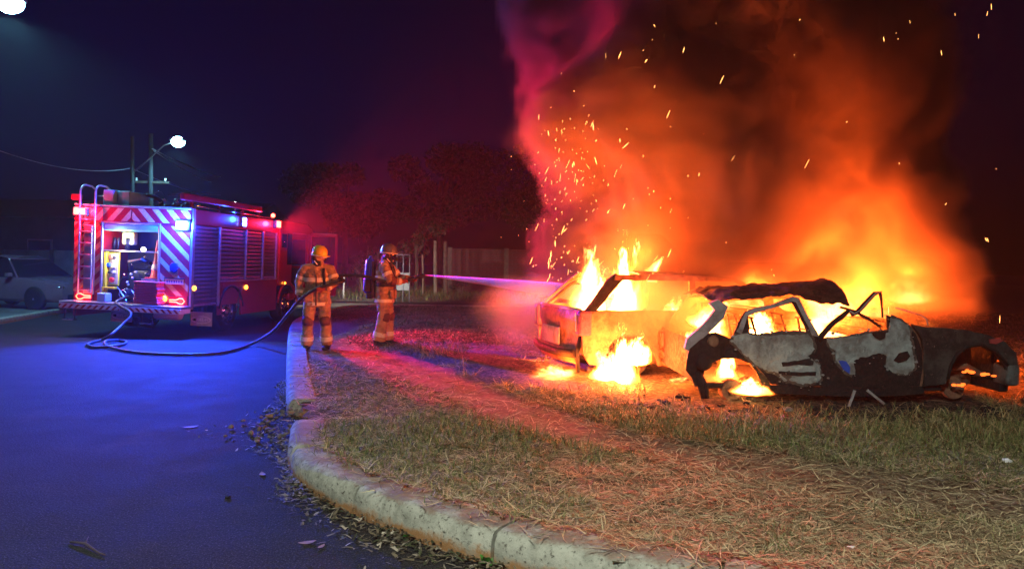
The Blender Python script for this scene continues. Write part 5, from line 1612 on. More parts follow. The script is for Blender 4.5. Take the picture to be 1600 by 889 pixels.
# left: white garden wall and the dark building behind it
M_lime = pm('limewash', (.42, .40, .44), .9, var=.35, vscale=1.2, bump=.3)
gwl = tag(empty('garden_wall', (-13.2, 33.4, .1), (0, 0, R(168))), 'pale garden wall behind the parked car', 'wall')
for i in range(6):
    MB().bbox(i * 3.0 + .12, i * 3.0 + 2.88, -.07, .07, 0, 1.75, .01).build('wall_panel', M_lime, gwl)
    MB().bbox(i * 3.0 - .12, i * 3.0 + .12, -.1, .1, 0, 1.8, .01).build('wall_post', M_mortar, gwl)
bld = tag(empty('house', (-33, 41, .1)), 'long dark single storey building behind the pale garden wall', 'building')
M_hw = pm('dark_plaster', (.13, .12, .14), .9, var=.3, vscale=.8)
MB().bbox(0, 18, 0, 8, 0, 3.6, .02).build('wall', M_hw, bld)
MB().prism([(-.5, 3.6), (8.5, 3.6), (4, 4.9)], -.4, 18.4, 'x').build('roof', pm('dark_roof', (.05, .04, .045), .8, var=.4), bld)
for x_ in (2, 6, 10, 14.5):
    wd = MB().bbox(x_, x_ + 1.4, -.04, .02, 1.1, 2.4, .01).build('window', M_lime, bld)
    MB().bbox(x_ + .08, x_ + 1.32, -.05, -.035, 1.18, 2.32, .004).build('pane', M_glass, wd)
glint_o = MB().bbox(9.1, 9.3, -.2, 0, 2.9, 3.05, .02).build('glint_box', pm('pink_glint_glow', (.5, .2, .25), .5, emit=(1, .25, .4), estr=.6), bld)  # small glowing box standing in for a pinkish reflection on the house

# overhead cables and crossarm of the utility pole
M_cable = pm('grey_cable', (.35, .36, .38), .4, var=.4)
ca = at(207, 260, 30)
up = tag(empty('utility_pole', (ca.x + .45, 30.6, .1)), 'utility pole with a crossarm behind the fire engine roof', 'utility pole')
MB().tube([(0, 0, 0), (0, 0, 6.6)], [.11, .08], 10).build('pole', M_pole, up, smooth=True)
MB().bbox(-.75, .75, -.05, .05, 4.55, 4.65, .01).build('crossarm', M_wood, up)
for x_ in (-.6, 0, .6):
    MB().lathe([(.02, 0), (.045, .03), (.03, .07), (.045, .1), (.02, .13)], 10, Matrix.Translation((x_, 0, 4.65))).build('insulator', M_white2, up)
for (a, b, Ya, Yb, lab, sag, r_) in [((238, 233), (345, 277), 30, 56, 'upper bright overhead cable right of the street lamp', .12, .026), ((240, 236), (330, 285), 30, 56, 'second bright overhead cable just below the upper one', .15, .022),
                                 ((205, 263), (345, 305), 30.6, 62, 'dim overhead cable above the fire engine roof rail', .3, .018), ((0, 236), (205, 263), 21, 30.6, 'dim overhead cable crossing the sky left of the lamp', .3, .014)]:
    A_, B_ = at(*a, Ya), at(*b, Yb)
    pts = [A_.lerp(B_, t) + V(0, 0, -sag * 4 * t * (1 - t)) for t in np.linspace(0, 1, 14)]
    tag(MB().tube(pts, r_, 6).build('overhead_cable', M_cable, smooth=True), lab, 'cable', 'overhead cables')

# ================================================================== GRASS (uncountable, one mass of each kind)
def blade_mat(name):
    m, nt, b = new_mat(name)
    at_ = nn(nt, 'ShaderNodeVertexColor', layer_name='Col')
    nt.links.new(at_.outputs[0], b.inputs['Base Color'])
    b.inputs['Roughness'].default_value = .7
    b.inputs['Specular IOR Level'].default_value = .25
    return m
M_blade = blade_mat('grass_blade')
def blades(X, Y, Z, ln, wd, rise, colr, bend=.35):
    """rise 0 = lying flat, 1 = upright"""
    n = len(X)
    az = rng.uniform(0, 2 * PI, n)
    el = np.arcsin(np.clip(rise, 0.02, 1))
    d = np.stack([np.cos(az) * np.cos(el), np.sin(az) * np.cos(el), np.sin(el)], 1)
    sd = np.stack([-np.sin(az), np.cos(az), rng.normal(0, .25, n)], 1)
    sd /= np.linalg.norm(sd, axis=1)[:, None]
    B = np.stack([X, Y, Z], 1)
    side = rng.normal(0, .3, (n, 1)) * sd
    mid = B + (d + side * .3) * (ln * .55)[:, None]
    tipd = d + side + np.stack([0 * X, 0 * X, -bend * rng.uniform(.2, 1.3, n)], 1)
    tip = mid + tipd * (ln * .45)[:, None]
    tip[:, 2] = np.maximum(tip[:, 2], Z + .004)
    w_ = (wd * .5)[:, None]
    vs = np.stack([B - sd * w_, B + sd * w_, mid + sd * w_ * .8, mid - sd * w_ * .8, tip], 1).reshape(-1, 3)
    k = np.arange(n)[:, None] * 5
    fs = np.stack([k + [0, 1, 2], k + [0, 2, 3], k + [3, 2, 4]], 1).reshape(-1, 3)
    return vs, fs, np.repeat(np.concatenate([colr, np.ones((n, 1))], 1), 5, 0)
def sample_lot(n, y0, y1, p=1.6, xr=1.0):
    u = rng.uniform(0, 1, n)
    Y = (y0 ** (1 - p) + u * (y1 ** (1 - p) - y0 ** (1 - p))) ** (1 / (1 - p))
    X = rng.uniform(-.36, .74, n) * Y * xr
    d = kerb_dist(X, Y)
    ok = inside_lot(X, Y) & (d > .27 - .13 * (rng.uniform(0, 1, n) < .05))
    X, Y, d = X[ok], Y[ok], d[ok]
    return X, Y, np.where(d < .3, .192, zlot(X, Y, d) - .01), d
def lot_grass():
    out_d, out_g = [], []
    # lying thatch
    X, Y, Z, d = sample_lot(200000, 2.7, 15, 1.9)
    pk_, bk_ = path_mask(X, Y), burn_mask(X, Y)
    keep = rng.uniform(0, 1, len(X)) > np.clip(.72 * pk_ + 1.0 * (bk_ > .35), 0, .985)
    X, Y, Z = X[keep], Y[keep], Z[keep]
    n = len(X)
    f = 1 + np.clip((Y - 4) / 9, 0, 2)
    tone = rng.uniform(.35, 1.3, n)[:, None]
    c = np.where((rng.uniform(0, 1, n) < .72)[:, None], np.array([.44, .36, .21]), np.array([.17, .125, .07])) * tone
    out_d.append(blades(X, Y, Z + rng.uniform(0, .022, n), rng.uniform(.05, .17, n) * f ** .5, .0056 * f, np.abs(rng.normal(.05, .16, n)), c, .25))
    # green tufts, in patches
    X, Y, Z, d = sample_lot(190000, 2.7, 14, 1.8)
    g_ = .55 * vnoise(X, Y, .55, 21) + .45 * vnoise(X, Y, 1.7, 22) + .25 * vnoise(X, Y, 5, 23)
    near_car = np.exp(-((Y - 6.0) / .8) ** 2)
    pk_, bk_ = path_mask(X, Y), burn_mask(X, Y)
    g_ = g_ + .45 * smooth01(1.2, 3.0, X) * np.exp(-((Y - 5.8) / 1.2) ** 2)
    keep = (g_ + .35 * near_car > .08 + .25 * rng.normal(0, 1, len(X)) * .4) & (pk_ < .5) & (bk_ < .4)
    X, Y, Z, near_car = X[keep], Y[keep], Z[keep], near_car[keep]
    n = len(X)
    f = 1 + np.clip((Y - 4) / 9, 0, 2)
    tone = rng.uniform(.5, 1.35, n)[:, None]
    mixv = rng.uniform(0, 1, n)[:, None] ** 1.5
    c = (np.array([.085, .125, .034]) * (1 - mixv) + np.array([.27, .26, .10]) * mixv) * tone
    out_g.append(blades(X, Y, Z, rng.uniform(.035, .085, n) * (1 + .9 * near_car) * f ** .5, .0042 * f, rng.uniform(.25, .95, n), c, .5))
    # taller dry stalks along the burnt edge and by the nozzle man
    X, Y, Z, d = sample_lot(90000, 5.6, 14, 1.2)
    bk_ = burn_mask(X, Y)
    ring_ = ((bk_ > .02) & (bk_ < .45) & (rng.uniform(0, 1, len(X)) < .55)) | ((np.hypot(X + 1.55, Y - 11.4) < .9))
    ring_ |= (np.abs(Y - 6.25 - .25 * vnoise(X, Y, 1, 30)) < .55) & (X > .3) & (rng.uniform(0, 1, len(X)) < .3)
    ring_ &= path_mask(X, Y) < .6
    X, Y, Z = X[ring_], Y[ring_], Z[ring_]
    n = len(X)
    tone = rng.uniform(.5, 1.3, n)[:, None]
    c = np.where((rng.uniform(0, 1, n) < .55)[:, None], np.array([.36, .28, .14]), np.array([.11, .13, .045])) * tone
    out_d.append(blades(X, Y, Z, rng.uniform(.08, .24, n), .0065 + 0 * X, rng.uniform(.2, .95, n), c, .7))
    # farther lot
    X, Y, Z, d = sample_lot(60000, 12, 25, 1.1)
    keep = path_mask(X, Y) < .5
    X, Y, Z = X[keep], Y[keep], Z[keep]
    n = len(X)
    tone = rng.uniform(.4, 1.2, n)[:, None]
    c = np.where((rng.uniform(0, 1, n) < .4)[:, None], np.array([.2, .15, .08]), np.array([.07, .075, .03])) * tone
    out_d.append(blades(X, Y, Z, rng.uniform(.06, .16, n), .012 + 0 * X, rng.uniform(.1, .8, n), c, .5))
    for nm, lst, lab in (('dry_grass', out_d, 'dry straw coloured grass lying over the lot'), ('green_grass', out_g, 'short green grass growing in patches on the lot')):
        ov, of, oc, k = [], [], [], 0
        for v, f_, c in lst:
            ov.append(v); of.append(f_ + k); oc.append(c); k += len(v)
        tag(np_mesh(nm, np.concatenate(ov), np.concatenate(of), M_blade, col=np.concatenate(oc)), lab, 'grass', kind='stuff')
lot_grass()
def verge_grass():
    n = 42000
    Y = rng.uniform(27.9, 44, n); X = rng.uniform(-9, 16, n)
    keep = rng.uniform(0, 1, n) < .45 + .5 * vnoise(X, Y, .5, 40)
    X, Y = X[keep], Y[keep]; n = len(X)
    tone = rng.uniform(.6, 1.4, n)[:, None]
    mixv = rng.uniform(0, 1, n)[:, None] ** 2
    c = (np.array([.07, .10, .022]) * (1 - mixv) + np.array([.19, .16, .07]) * mixv) * tone
    v, f_, cc_ = blades(X, Y, np.full(n, .07), rng.uniform(.15, .5, n), .02 + 0 * X, rng.uniform(.5, 1, n), c, .6)
    tag(np_mesh('verge_grass', v, f_, M_blade, col=cc_), 'taller grass lit by the headlights beyond the lane', 'grass', kind='stuff')
verge_grass()

# leaf litter and grit in the gutter along the broken kerb
def litter():
    n = 5200
    s0 = float(arc[np.argmin(np.abs(KERB[:, 0] - 1.8))]); s1 = float(arc[np.argmin(np.abs(KERB[:, 1] - 9.5))])
    q = rng.uniform(s0, s1, n)
    kx, ky = np.interp(q, arc, KERB[:, 0]), np.interp(q, arc, KERB[:, 1])
    tx, ty = np.interp(q + .05, arc, KERB[:, 0]) - kx, np.interp(q + .05, arc, KERB[:, 1]) - ky
    tl = np.hypot(tx, ty); tx /= tl; ty /= tl
    wdt = .16 + .14 * vnoise(kx, ky, 1.6, 50) + .30 * np.exp(-((ky - 6.9) / .7) ** 2) * (kx < 0)
    off = np.abs(rng.normal(0, 1, n)) * np.clip(wdt, .03, 1) * .6
    gap = (ky > 6.35) & (ky < 7.5) & (kx < 0)
    off = np.where(gap & (rng.uniform(0, 1, n) < .6), -rng.uniform(0, .35, n), off)
    keep = rng.uniform(0, 1, n) < .35 + .65 * np.clip(vnoise(kx, ky, 2.3, 51) + .6, 0, 1)
    X, Y = (kx - ty * off)[keep], (ky + tx * off)[keep]
    Z = .006 + .05 * np.exp(-np.abs(off[keep]) * 14) * rng.uniform(0, 1, keep.sum())
    n = len(X)
    tone = rng.uniform(.4, 1.5, n)[:, None]
    pick = rng.uniform(0, 1, n)[:, None]
    c = np.where(pick < .5, np.array([.12, .095, .06]), np.where(pick < .8, np.array([.05, .055, .025]), np.array([.26, .22, .17]))) * tone
    v, f_, cc_ = blades(X, Y, Z, rng.uniform(.02, .075, n), rng.uniform(.006, .02, n), np.abs(rng.normal(.1, .25, n)), c, .4)
    tag(np_mesh('leaf_litter', v, f_, M_blade, col=cc_), 'dry leaves and twigs gathered in the gutter along the kerb', 'leaf litter', kind='stuff')
litter()
def rubble(name, label, pts, smin, smax, mat, zf):
    m_ = MB()
    for (x, y) in pts:
        s_ = random.uniform(smin, smax)
        bm = bmesh.new()
        bmesh.ops.create_icosphere(bm, subdivisions=1, radius=1)
        k = random.random() * 50
        for v in bm.verts:
            v.co = v.co * (1 + .45 * mnoise.noise(v.co * 1.3 + V(k, 0, 0)))
        m_.bm(bm, Matrix.Translation((x, y, zf(x, y) + s_ * .25)) @ Matrix.Rotation(random.uniform(0, 6), 4, 'Z') @ Matrix.Diagonal((s_, s_ * random.uniform(.5, 1), s_ * random.uniform(.35, .7), 1)))
    return tag(m_.build(name, mat, autos=None), label, 'rubble', kind='stuff')
pts = []
for i in range(150):
    pts.append((random.uniform(1.2, 6.3), 6.95 + abs(random.gauss(0, .35)) * random.choice((-.5, 1.0, 1.5))))
rubble('charred_debris', 'charred scraps scattered on the ground under the wrecks', pts, .012, .06, M_char, zl)
pts = []
for i in range(70):
    y = random.uniform(6.3, 7.7)
    pts.append((-2.0 - (y - 6.43) * .33 + random.gauss(.0, .16), y))
rubble('broken_concrete', 'crumbs of broken concrete in the gap of the kerb', pts, .010, .042, pm('broken_concrete_grey', (.15, .125, .105), .9, var=.5, vscale=8), lambda x, y: .02 if x < -2.0 - (y - 6.43) * .33 + .05 else .10)

# ================================================================== SMALL THINGS
M_paper = pm('white_paper', (.72, .70, .72), .6, var=.2, vscale=20)
def crumple(name, px, py, s_, label, cat, mat, z=None, flat=.4, group=None):
    p = G(px, py, .22 if z is None else z)
    zz = zl(p.x, p.y) if z is None else z
    bm = bmesh.new()
    bmesh.ops.create_icosphere(bm, subdivisions=2, radius=1)
    k = random.random() * 90
    for v in bm.verts:
        v.co *= 1 + .5 * mnoise.noise(v.co * 1.9 + V(k, 1, 2))
    m_ = MB().bm(bm, Matrix.Diagonal((s_, s_ * .8, s_ * flat, 1)) @ Matrix.Rotation(k, 4, 'Z'))
    o = m_.build(name, mat)
    o.location = (p.x, p.y, zz + s_ * flat * .6)
    tag(o, label, cat, group)
crumple('crumpled_paper', 1573, 728, .035, 'crumpled white paper in the grass at the right edge', 'litter', M_paper, flat=.7, group='litter on the lot')
crumple('crumpled_paper', 1332, 842, .028, 'flattened white paper scrap in the dry grass at lower right', 'litter', M_paper, group='litter on the lot')
crumple('paper_scrap', 963, 803, .012, 'tiny white scrap in the dry grass near the bottom', 'litter', M_paper, flat=.8, group='litter on the lot')
crumple('metal_scrap', 1231, 648, .05, 'pale grey scrap in the grass before the near wreck', 'litter', M_ashp, flat=.45, group='litter on the lot')
crumple('stone', 356, 778, .022, 'small dark stone alone on the asphalt', 'stone', M_char, z=.0, flat=.6)
crumple('stone', 421, 652, .04, 'pale stone in the gutter beside the broken kerb', 'stone', M_kerb, z=.0, flat=.6)
crumple('plastic_wrapper', 1180, 668, .018, 'tiny pale wrapper in the grass left of the near wreck sill', 'litter', M_paper, flat=.5, group='litter on the lot')
M_dleaf = pm('dead_leaf', (.26, .16, .11), .7, var=.4, vscale=30)
for px, py, s_, rz, lab in ((480, 849, .05, .4, 'larger pale dead leaf on the asphalt near the bottom'), (502, 855, .03, 1.2, 'smaller dead leaf on the asphalt right of the pale one'), (410, 742, .05, 2.0, 'flat dead leaf on the asphalt left of the kerb corner'), (298, 668, .07, .6, 'pale smear of leaf on the blue lit asphalt')):
    p = G(px, py, 0)
    o = gridsheet('dead_leaf', lambda u, v: ((u - .5) * 2 * s_, (v - .5) * s_ * math.sin(min(1, max(0, u * .94 + .03)) * PI) * .9, .008 + .012 * (u - .5) ** 2 * 4 * s_ / .05 * .5), 6, 2, M_dleaf, None, .0015)
    o.location = (p.x, p.y, .0)
    o.rotation_euler = (0, 0, rz)
    tag(o, lab, 'leaf', 'dead leaves on the asphalt')
ta, tb_ = G(110, 846, .008), G(165, 867, .008)
tag(MB().tube([ta, ta.lerp(tb_, .35) + V(.0, .03, .006), ta.lerp(tb_, .7) + V(.02, -.01, .0), tb_], [.006, .008, .006, .003], 6).tube([ta.lerp(tb_, .35) + V(0, .03, .006), ta.lerp(tb_, .3) + V(-.02, .11, .01)], [.005, .002], 5).build('twig', M_bark, smooth=True), 'forked dark twig on the asphalt at lower left', 'twig')
M_weed = pm('bright_weed_green', (.05, .20, .025), .5, var=.4, vscale=30)
for px, py, s_, lab in ((641, 838, .075, 'bright green weed at the foot of the kerb joint'), (762, 884, .085, 'bright green weed under the kerb at the bottom edge')):
    p = G(px, py, 0)
    t = tag(empty('weed', (p.x, p.y, 0)), lab, 'weed', 'weeds in the gutter')
    for i in range(13):
        a = i * 2.4; el = random.uniform(.3, 1.2); L_ = s_ * random.uniform(.6, 1.1)
        d = V(math.cos(a) * math.cos(el), math.sin(a) * math.cos(el), math.sin(el))
        sd = d.cross(V(0, 0, 1)).normalized()
        nrm = sd.cross(d)
        q = lambda u, w_: tuple(d * L_ * u + sd * w_ * L_ * .22 - nrm * 0 + V(0, 0, -.25 * L_ * u * u + .01))
        MB().add([q(0, .15), q(0, -.15), q(.35, -1), q(.35, 1), q(.75, -.8), q(.75, .8), q(1, 0)], [(0, 1, 2, 3), (3, 2, 4, 5), (5, 4, 6)]).build('leaf', M_weed, t, smooth=True)

# ================================================================== FIRE AND SMOKE
FIRE = (1.0, .115, .010)
def flame_mat():
    m = bpy.data.materials.new('flame')
    m.use_nodes = True
    nt = m.node_tree
    nt.nodes.clear()
    out = nn(nt, 'ShaderNodeOutputMaterial')
    tc = nn(nt, 'ShaderNodeTexCoord')
    oi = nn(nt, 'ShaderNodeObjectInfo')
    sp = nn(nt, 'ShaderNodeSeparateXYZ')
    # object space: the flame stands on the origin, 1 wide, 1 high; noise is stretched upwards
    mp = nn(nt, 'ShaderNodeMapping')
    mp.inputs['Scale'].default_value = (3.2, 3.2, 1.7)
    nt.links.new(tc.outputs['Object'], mp.inputs[0])
    off = nn(nt, 'ShaderNodeCombineXYZ')
    nt.links.new(math_n(nt, 'MULTIPLY', oi.outputs['Random'], 40.0), off.inputs[2])
    nt.links.new(math_n(nt, 'MULTIPLY', oi.outputs['Random'], 13.0), off.inputs[0])
    va = nn(nt, 'ShaderNodeVectorMath', operation='ADD')
    nt.links.new(mp.outputs[0], va.inputs[0]); nt.links.new(off.outputs[0], va.inputs[1])
    wr = noise_n(nt, va.outputs[0], 1.35, 4, .55, 0, col=True)
    ws = nn(nt, 'ShaderNodeVectorMath', operation='SUBTRACT')
    nt.links.new(wr, ws.inputs[0]); ws.inputs[1].default_value = (.5, .5, .5)
    wm = nn(nt, 'ShaderNodeVectorMath', operation='MULTIPLY')
    nt.links.new(ws.outputs[0], wm.inputs[0]); wm.inputs[1].default_value = (1.0, 1.0, .45)
    zs = nn(nt, 'ShaderNodeSeparateXYZ')
    nt.links.new(tc.outputs['Object'], zs.inputs[0])
    wz = nn(nt, 'ShaderNodeVectorMath', operation='SCALE')
    nt.links.new(wm.outputs[0], wz.inputs[0])
    nt.links.new(math_n(nt, 'MULTIPLY_ADD', zs.outputs[2], 1.15, .35), wz.inputs['Scale'])
    pp = nn(nt, 'ShaderNodeVectorMath', operation='ADD')
    nt.links.new(tc.outputs['Object'], pp.inputs[0]); nt.links.new(wz.outputs[0], pp.inputs[1])
    nt.links.new(pp.outputs[0], sp.inputs[0])
    x, y, z = sp.outputs
    rad = math_n(nt, 'SQRT', math_n(nt, 'ADD', math_n(nt, 'MULTIPLY', x, x), math_n(nt, 'MULTIPLY', y, y)))
    # radius allowed at this height: fat at a quarter, thin at the tip
    allow = math_n(nt, 'MULTIPLY', math_n(nt, 'POWER', math_n(nt, 'MAXIMUM', math_n(nt, 'SUBTRACT', .96, z), 0.0), .7), .60)
    allow = math_n(nt, 'MULTIPLY', allow, ramp_n(nt, z, -.03, .16))
    e = math_n(nt, 'SUBTRACT', 1.0, math_n(nt, 'DIVIDE', rad, math_n(nt, 'MAXIMUM', allow, .02)), clamp=True)
    tongues = ramp_n(nt, noise_n(nt, va.outputs[0], 1.9, 4, .6, .9), .36, .58, .06, 1.0)
    base_fill = ramp_n(nt, zs.outputs[2], .1, .5, .8, 0)
    tongues = math_n(nt, 'MAXIMUM', tongues, base_fill)
    e = math_n(nt, 'MULTIPLY', e, tongues)
    cr = nn(nt, 'ShaderNodeValToRGB')
    cr.color_ramp.elements[0].color = (1, .10, .004, 1)
    cr.color_ramp.elements[1].position = .55
    cr.color_ramp.elements[1].color = (1, .58, .16, 1)
    el = cr.color_ramp.elements.new(.2)
    el.color = (1, .30, .03, 1)
    nt.links.new(e, cr.inputs[0])
    st = math_n(nt, 'MULTIPLY', math_n(nt, 'POWER', e, 1.3), 130.0)
    sc_ = nn(nt, 'ShaderNodeAttribute', attribute_type='OBJECT', attribute_name='flame_gain')
    st = math_n(nt, 'MULTIPLY', st, sc_.outputs['Fac'])
    em = nn(nt, 'ShaderNodeEmission')
    nt.links.new(cr.outputs[0], em.inputs[0]); nt.links.new(st, em.inputs[1])
    nt.links.new(em.outputs[0], out.inputs['Volume'])
    m.cycles.volume_step_rate = 0.6
    return m
M_flame = flame_mat()
def flame(loc, w_, h_, label, d_=None, gain=1.0, tilt=(0, 0), power=0, group='flames on the burning cars', lr=.12, lift=0.0):
    """a tongue of fire: a closed body of glowing gas standing on loc, and its light"""
    me = MB().lathe([(.02, -.05), (.38, -.03), (.6, .12), (.62, .6), (.5, .9), (.25, 1.15)], n=12)
    o = me.build('flame', M_flame)
    o.location = loc
    o.scale = (w_, d_ or w_, h_)
    o.rotation_euler = (R(tilt[1]), R(tilt[0]), random.uniform(0, 6))if tilt == (0, 0) else (R(tilt[1]), R(tilt[0]), 0)
    o['flame_gain'] = gain / (max(w_, .15))
    tag(o, label, 'flame', group)
    if power:
        lamp('flame_light', (loc[0], loc[1], loc[2] + h_ * .45 + lift), power, FIRE, lr)
    return o
# the smoke: a density field worked out once on a fine grid (geometry nodes), scattering the light of the fire and the beacons
def smoke_mat():
    m = bpy.data.materials.new('smoke')
    m.use_nodes = True
    nt = m.node_tree
    nt.nodes.clear()
    out = nn(nt, 'ShaderNodeOutputMaterial')
    pv = nn(nt, 'ShaderNodeVolumePrincipled')
    pv.inputs['Color'].default_value = (.36, .27, .245, 1)
    pv.inputs['Anisotropy'].default_value = .1
    pv.inputs['Density'].default_value = SMOKE_D
    nt.links.new(pv.outputs[0], out.inputs['Volume'])
    m.cycles.volume_step_rate = 1.8
    return m
def grid_volume(name, mat, lo, hi, res, field):
    nt = bpy.data.node_groups.new(name + '_field', 'GeometryNodeTree')
    nt.interface.new_socket('Geometry', in_out='INPUT', socket_type='NodeSocketGeometry')
    nt.interface.new_socket('Geometry', in_out='OUTPUT', socket_type='NodeSocketGeometry')
    go = nn(nt, 'NodeGroupOutput')
    pos = nn(nt, 'GeometryNodeInputPosition').outputs[0]
    vc = nn(nt, 'GeometryNodeVolumeCube')
    vc.inputs['Min'].default_value = lo
    vc.inputs['Max'].default_value = hi
    for k, r_ in zip('XYZ', res):
        vc.inputs['Resolution ' + k].default_value = r_
    nt.links.new(field(nt, pos), vc.inputs['Density'])
    sm = nn(nt, 'GeometryNodeSetMaterial')
    sm.inputs['Material'].default_value = mat
    nt.links.new(vc.outputs[0], sm.inputs[0])
    nt.links.new(sm.outputs[0], go.inputs[0])
    o = bpy.data.objects.new(name, bpy.data.volumes.new(name))
    COL.objects.link(o)
    o.data.materials.append(mat)
    md = o.modifiers.new('field', 'NODES')
    md.node_group = nt
    return o
def warp_n(nt, vec, scale, amp, detail):
    wr = noise_n(nt, vec, scale, detail, .5, 0, col=True)
    a = nn(nt, 'ShaderNodeVectorMath', operation='SUBTRACT')
    nt.links.new(wr, a.inputs[0]); a.inputs[1].default_value = (.5, .5, .5)
    b = nn(nt, 'ShaderNodeVectorMath', operation='SCALE')
    nt.links.new(a.outputs[0], b.inputs[0]); b.inputs['Scale'].default_value = amp
    c = nn(nt, 'ShaderNodeVectorMath', operation='ADD')
    nt.links.new(vec, c.inputs[0]); nt.links.new(b.outputs[0], c.inputs[1])
    return c.outputs[0]
def smoke_field(nt, o):
    p1 = warp_n(nt, warp_n(nt, warp_n(nt, o, .40, 2.6, 1), 1.25, 1.1, 4), 3.6, .32, 4)
    sp = nn(nt, 'ShaderNodeSeparateXYZ')
    nt.links.new(p1, sp.inputs[0])
    x, y, z = sp.outputs
    def q2(v, c, h):
        t = math_n(nt, 'DIVIDE', math_n(nt, 'SUBTRACT', v, c), h)
        return math_n(nt, 'MULTIPLY', t, t)
    hx = math_n(nt, 'ADD', 2.7, math_n(nt, 'MULTIPLY', z, .10))
    hy = math_n(nt, 'ADD', 1.2, math_n(nt, 'MULTIPLY', z, .16))
    cx = math_n(nt, 'SUBTRACT', 3.35, math_n(nt, 'MULTIPLY', z, .04))
    q = math_n(nt, 'SQRT', math_n(nt, 'ADD', q2(x, cx, hx), q2(y, 10.4, hy)))
    body = ramp_n(nt, q, .80, 1.0, 1, 0)
    body = math_n(nt, 'MULTIPLY', body, ramp_n(nt, z, .7, 1.7))
    bill = ramp_n(nt, noise_n(nt, p1, .8, 5, .62), .44, .57, .03, 1.0)
    d = math_n(nt, 'MULTIPLY', body, bill)
    # thin hot smoke hanging low around the wrecks, thicker over the burning tail
    ql = math_n(nt, 'ADD', math_n(nt, 'ADD', q2(x, 2.7, 2.5), q2(y, 9.7, 1.25)), q2(z, .9, 1.0))
    low = math_n(nt, 'MULTIPLY', ramp_n(nt, ql, .45, 1.1, 1, 0), .035)
    qt = math_n(nt, 'ADD', math_n(nt, 'ADD', q2(x, 1.5, 1.35), q2(y, 9.1, .8)), q2(z, .75, .85))
    tail = math_n(nt, 'MULTIPLY', ramp_n(nt, qt, .35, 1.1, 1, 0), math_n(nt, 'MULTIPLY', ramp_n(nt, noise_n(nt, p1, 1.5, 3, .6), .35, .65, .3, 1.0), .15))
    return math_n(nt, 'MAXIMUM', math_n(nt, 'MAXIMUM', d, low), tail)
SMOKE_D = 7.5
so = grid_volume('smoke', smoke_mat(), (-2.4, 7.2, .15), (8.6, 14.4, 9.0), (150, 98, 120), smoke_field)
tag(so, 'tall column of red lit smoke rising from the burning cars', 'smoke', kind='stuff')
F_CAR2 = 'flames on the burning cars'
FP = 2.4
FS = 7.2
flame(at(975, 500, 9.35), .88, 1.0, 'tallest white hot flame rising from the open side window of the left wreck', d_=.4, gain=2.2, power=380 * FP)
flame(at(926, 496, 9.75), .80, .60, 'white flame filling the rear window of the left wreck', gain=1.8, power=430 * FP, tilt=(14, 0))
flame(at(919, 452, 9.9), 0.39, .62, 'thin yellow flame wisp above the tail of the left wreck', gain=.45, tilt=(6, 0))
flame(at(1012, 440, 9.7), 0.26, .40, 'small detached slanted lick of flame above the left wreck roof', gain=.6, tilt=(28, 0))
flame(at(973, 600, 8.35), 1.10, .60, 'white flame round the burning rear wheel of the left wreck', d_=.35, gain=2.8, power=190 * FP)
flame(at(996, 572, 8.4), .75, .36, 'flame curling over the top of the burning rear wheel of the left wreck', d_=.35, gain=1.8)
flame(at(948, 598, 8.5), .5, .42, 'ragged flame at the sill behind the burning wheel of the left wreck', d_=.3, gain=1.2)
flame(at(1053, 498, 9.3), 0.36, .28, 'small flame behind the side of the left wreck, beside the near wreck', gain=.7)
flame(at(1135, 606, 7.85), 0.68, .42, 'white flame in the rear wheel arch of the near wreck', d_=.3, gain=1.1, power=110 * FP)
flame(at(1172, 617, 7.3), 0.44, .17, 'low flame on the ground right of the near wreck rear hub', gain=.7)
flame(at(1186, 527, 8.1), 0.44, .34, 'white flame inside the rear door window of the near wreck', gain=1.2, power=120 * FP)
flame(at(1102, 522, 8.6), 0.55, .46, 'flame in the rear window of the near wreck behind its pillar', gain=.8, power=100 * FP, tilt=(20, 0))
flame(at(1078, 570, 8.2), 0.34, .42, 'flame licking the tail of the near wreck', gain=.6)
flame(at(1290, 530, 8.7), 0.98, .62, 'streaky orange flames inside the cabin of the near wreck', gain=.28, power=200 * FP)
flame(at(1060, 618, 8.6), 0.91, .22, 'low ground fire between the two wrecks', gain=.25, power=200 * FP)
flame(at(1330, 535, 10.4), 2.08, .9, 'broad orange fire behind the cabin of the near wreck', gain=.16, power=620 * FS, lift=.35, lr=.5)
flame(at(1190, 535, 10.6), 1.95, 1.0, 'broad orange fire between the two wrecks', gain=.16, power=560 * FS, lift=.35, lr=.5)
flame(at(1005, 470, 10.2), .9, .8, 'soft orange fire in the smoke over the roof of the left wreck', gain=.12, power=480 * FS, lift=.3, lr=.5)
flame(at(1420, 478, 10.3), .8, .6, 'soft orange fire in the smoke behind the bonnet of the near wreck', gain=.12, power=330 * FS, lift=.2, lr=.5)
flame(at(868, 592, 8.75), .75, .17, 'low fire on the ground before the tail of the left wreck', gain=.22, power=130 * FP)
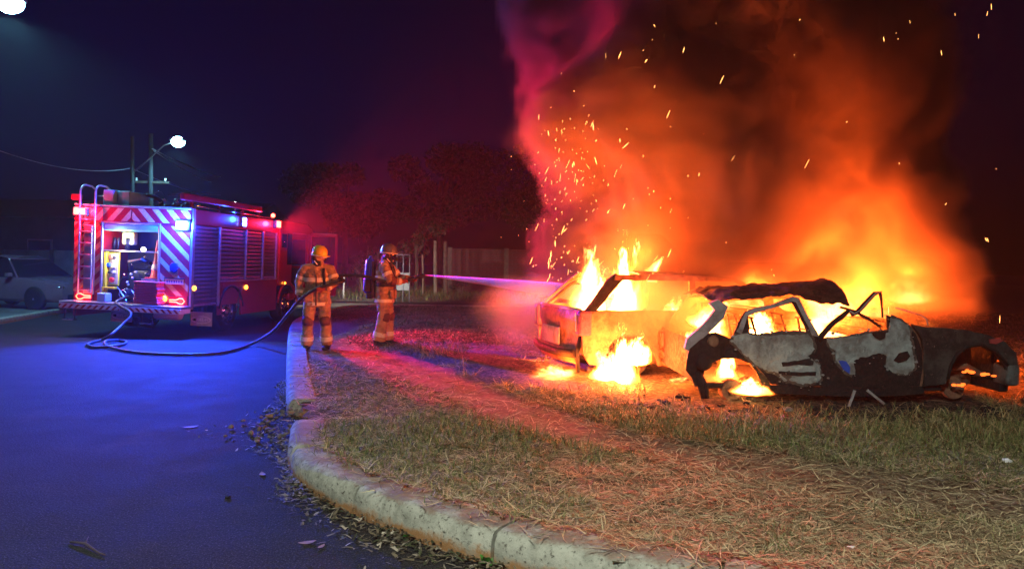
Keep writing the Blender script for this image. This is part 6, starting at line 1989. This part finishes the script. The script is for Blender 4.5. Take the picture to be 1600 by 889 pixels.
# sparks flying off the plume
M_spark = emat('spark', (1.0, .42, .10), 14)
def sparks():
    m_ = MB()
    for i in range(240):
        u = random.random()
        if u < .62:
            px, py = random.gauss(888, 34), random.uniform(180, 440)
            px += (py - 330) * -.05
        elif u < .85:
            px, py = random.uniform(830, 1100), random.uniform(40, 440)
        else:
            px, py = random.uniform(1100, 1590), random.uniform(10, 500)
        p = at(px, py, random.uniform(7.6, 9.2))
        L_ = random.choice((.004, .006, .01, .02, .04)) * random.uniform(.6, 1.3)
        d = V(random.gauss(.15, .35), random.gauss(0, .3), 1).normalized() * L_
        m_.tube([p - d, p, p + d], [.0005, .0005 + .0016 * random.random() ** 1.5, .0005], 4)
    tag(m_.build('sparks', M_spark), 'bright sparks flying up around the smoke', 'sparks', kind='stuff')
sparks()
def mist_field(nt, o):
    p1 = warp_n(nt, o, 1.6, .5, 3)
    sp = nn(nt, 'ShaderNodeVectorMath', operation='SUBTRACT')
    nt.links.new(p1, sp.inputs[0]); sp.inputs[1].default_value = tuple(MIST_C)
    sc_ = nn(nt, 'ShaderNodeVectorMath', operation='MULTIPLY')
    nt.links.new(sp.outputs[0], sc_.inputs[0]); sc_.inputs[1].default_value = (1 / .75, 1 / .7, 1 / .6)
    ln = nn(nt, 'ShaderNodeVectorMath', operation='LENGTH')
    nt.links.new(sc_.outputs[0], ln.inputs[0])
    return ramp_n(nt, ln.outputs[1], .25, 1.0, 1, 0)
MIST_C = at(812, 490, 10.2)
mist_m = bpy.data.materials.new('water_mist')
mist_m.use_nodes = True
mist_m.node_tree.nodes.clear()
_o = nn(mist_m.node_tree, 'ShaderNodeOutputMaterial'); _p = nn(mist_m.node_tree, 'ShaderNodeVolumePrincipled')
_p.inputs['Density'].default_value = .8
_p.inputs['Color'].default_value = (.96, .96, .98, 1)
mist_m.node_tree.links.new(_p.outputs[0], _o.inputs['Volume'])
mist_m.cycles.volume_step_rate = 3.0
mo = grid_volume('water_mist', mist_m, tuple(MIST_C - V(1.1, 1.1, .9)), tuple(MIST_C + V(1.1, 1.1, .9)), (30, 30, 26), mist_field)
tag(mo, 'purple lit water mist drifting under the jet beside the left wreck', 'mist', kind='stuff')

# ================================================================== HAZE
def haze():
    m = bpy.data.materials.new('haze')
    m.use_nodes = True
    nt = m.node_tree
    nt.nodes.clear()
    out = nn(nt, 'ShaderNodeOutputMaterial')
    pv = nn(nt, 'ShaderNodeVolumePrincipled')
    pv.inputs['Color'].default_value = (.9, .92, .95, 1)
    pv.inputs['Density'].default_value = HAZE_D
    pv.inputs['Anisotropy'].default_value = .35
    nt.links.new(pv.outputs[0], out.inputs['Volume'])
    m.cycles.homogeneous_volume = True
    o = MB().box(-48, 62, -16, 78, -1.1, 13).build('haze', m)
    tag(o, 'thin night haze around the street lights and fire engine', 'haze', kind='stuff')
HAZE_D = .0009
haze()
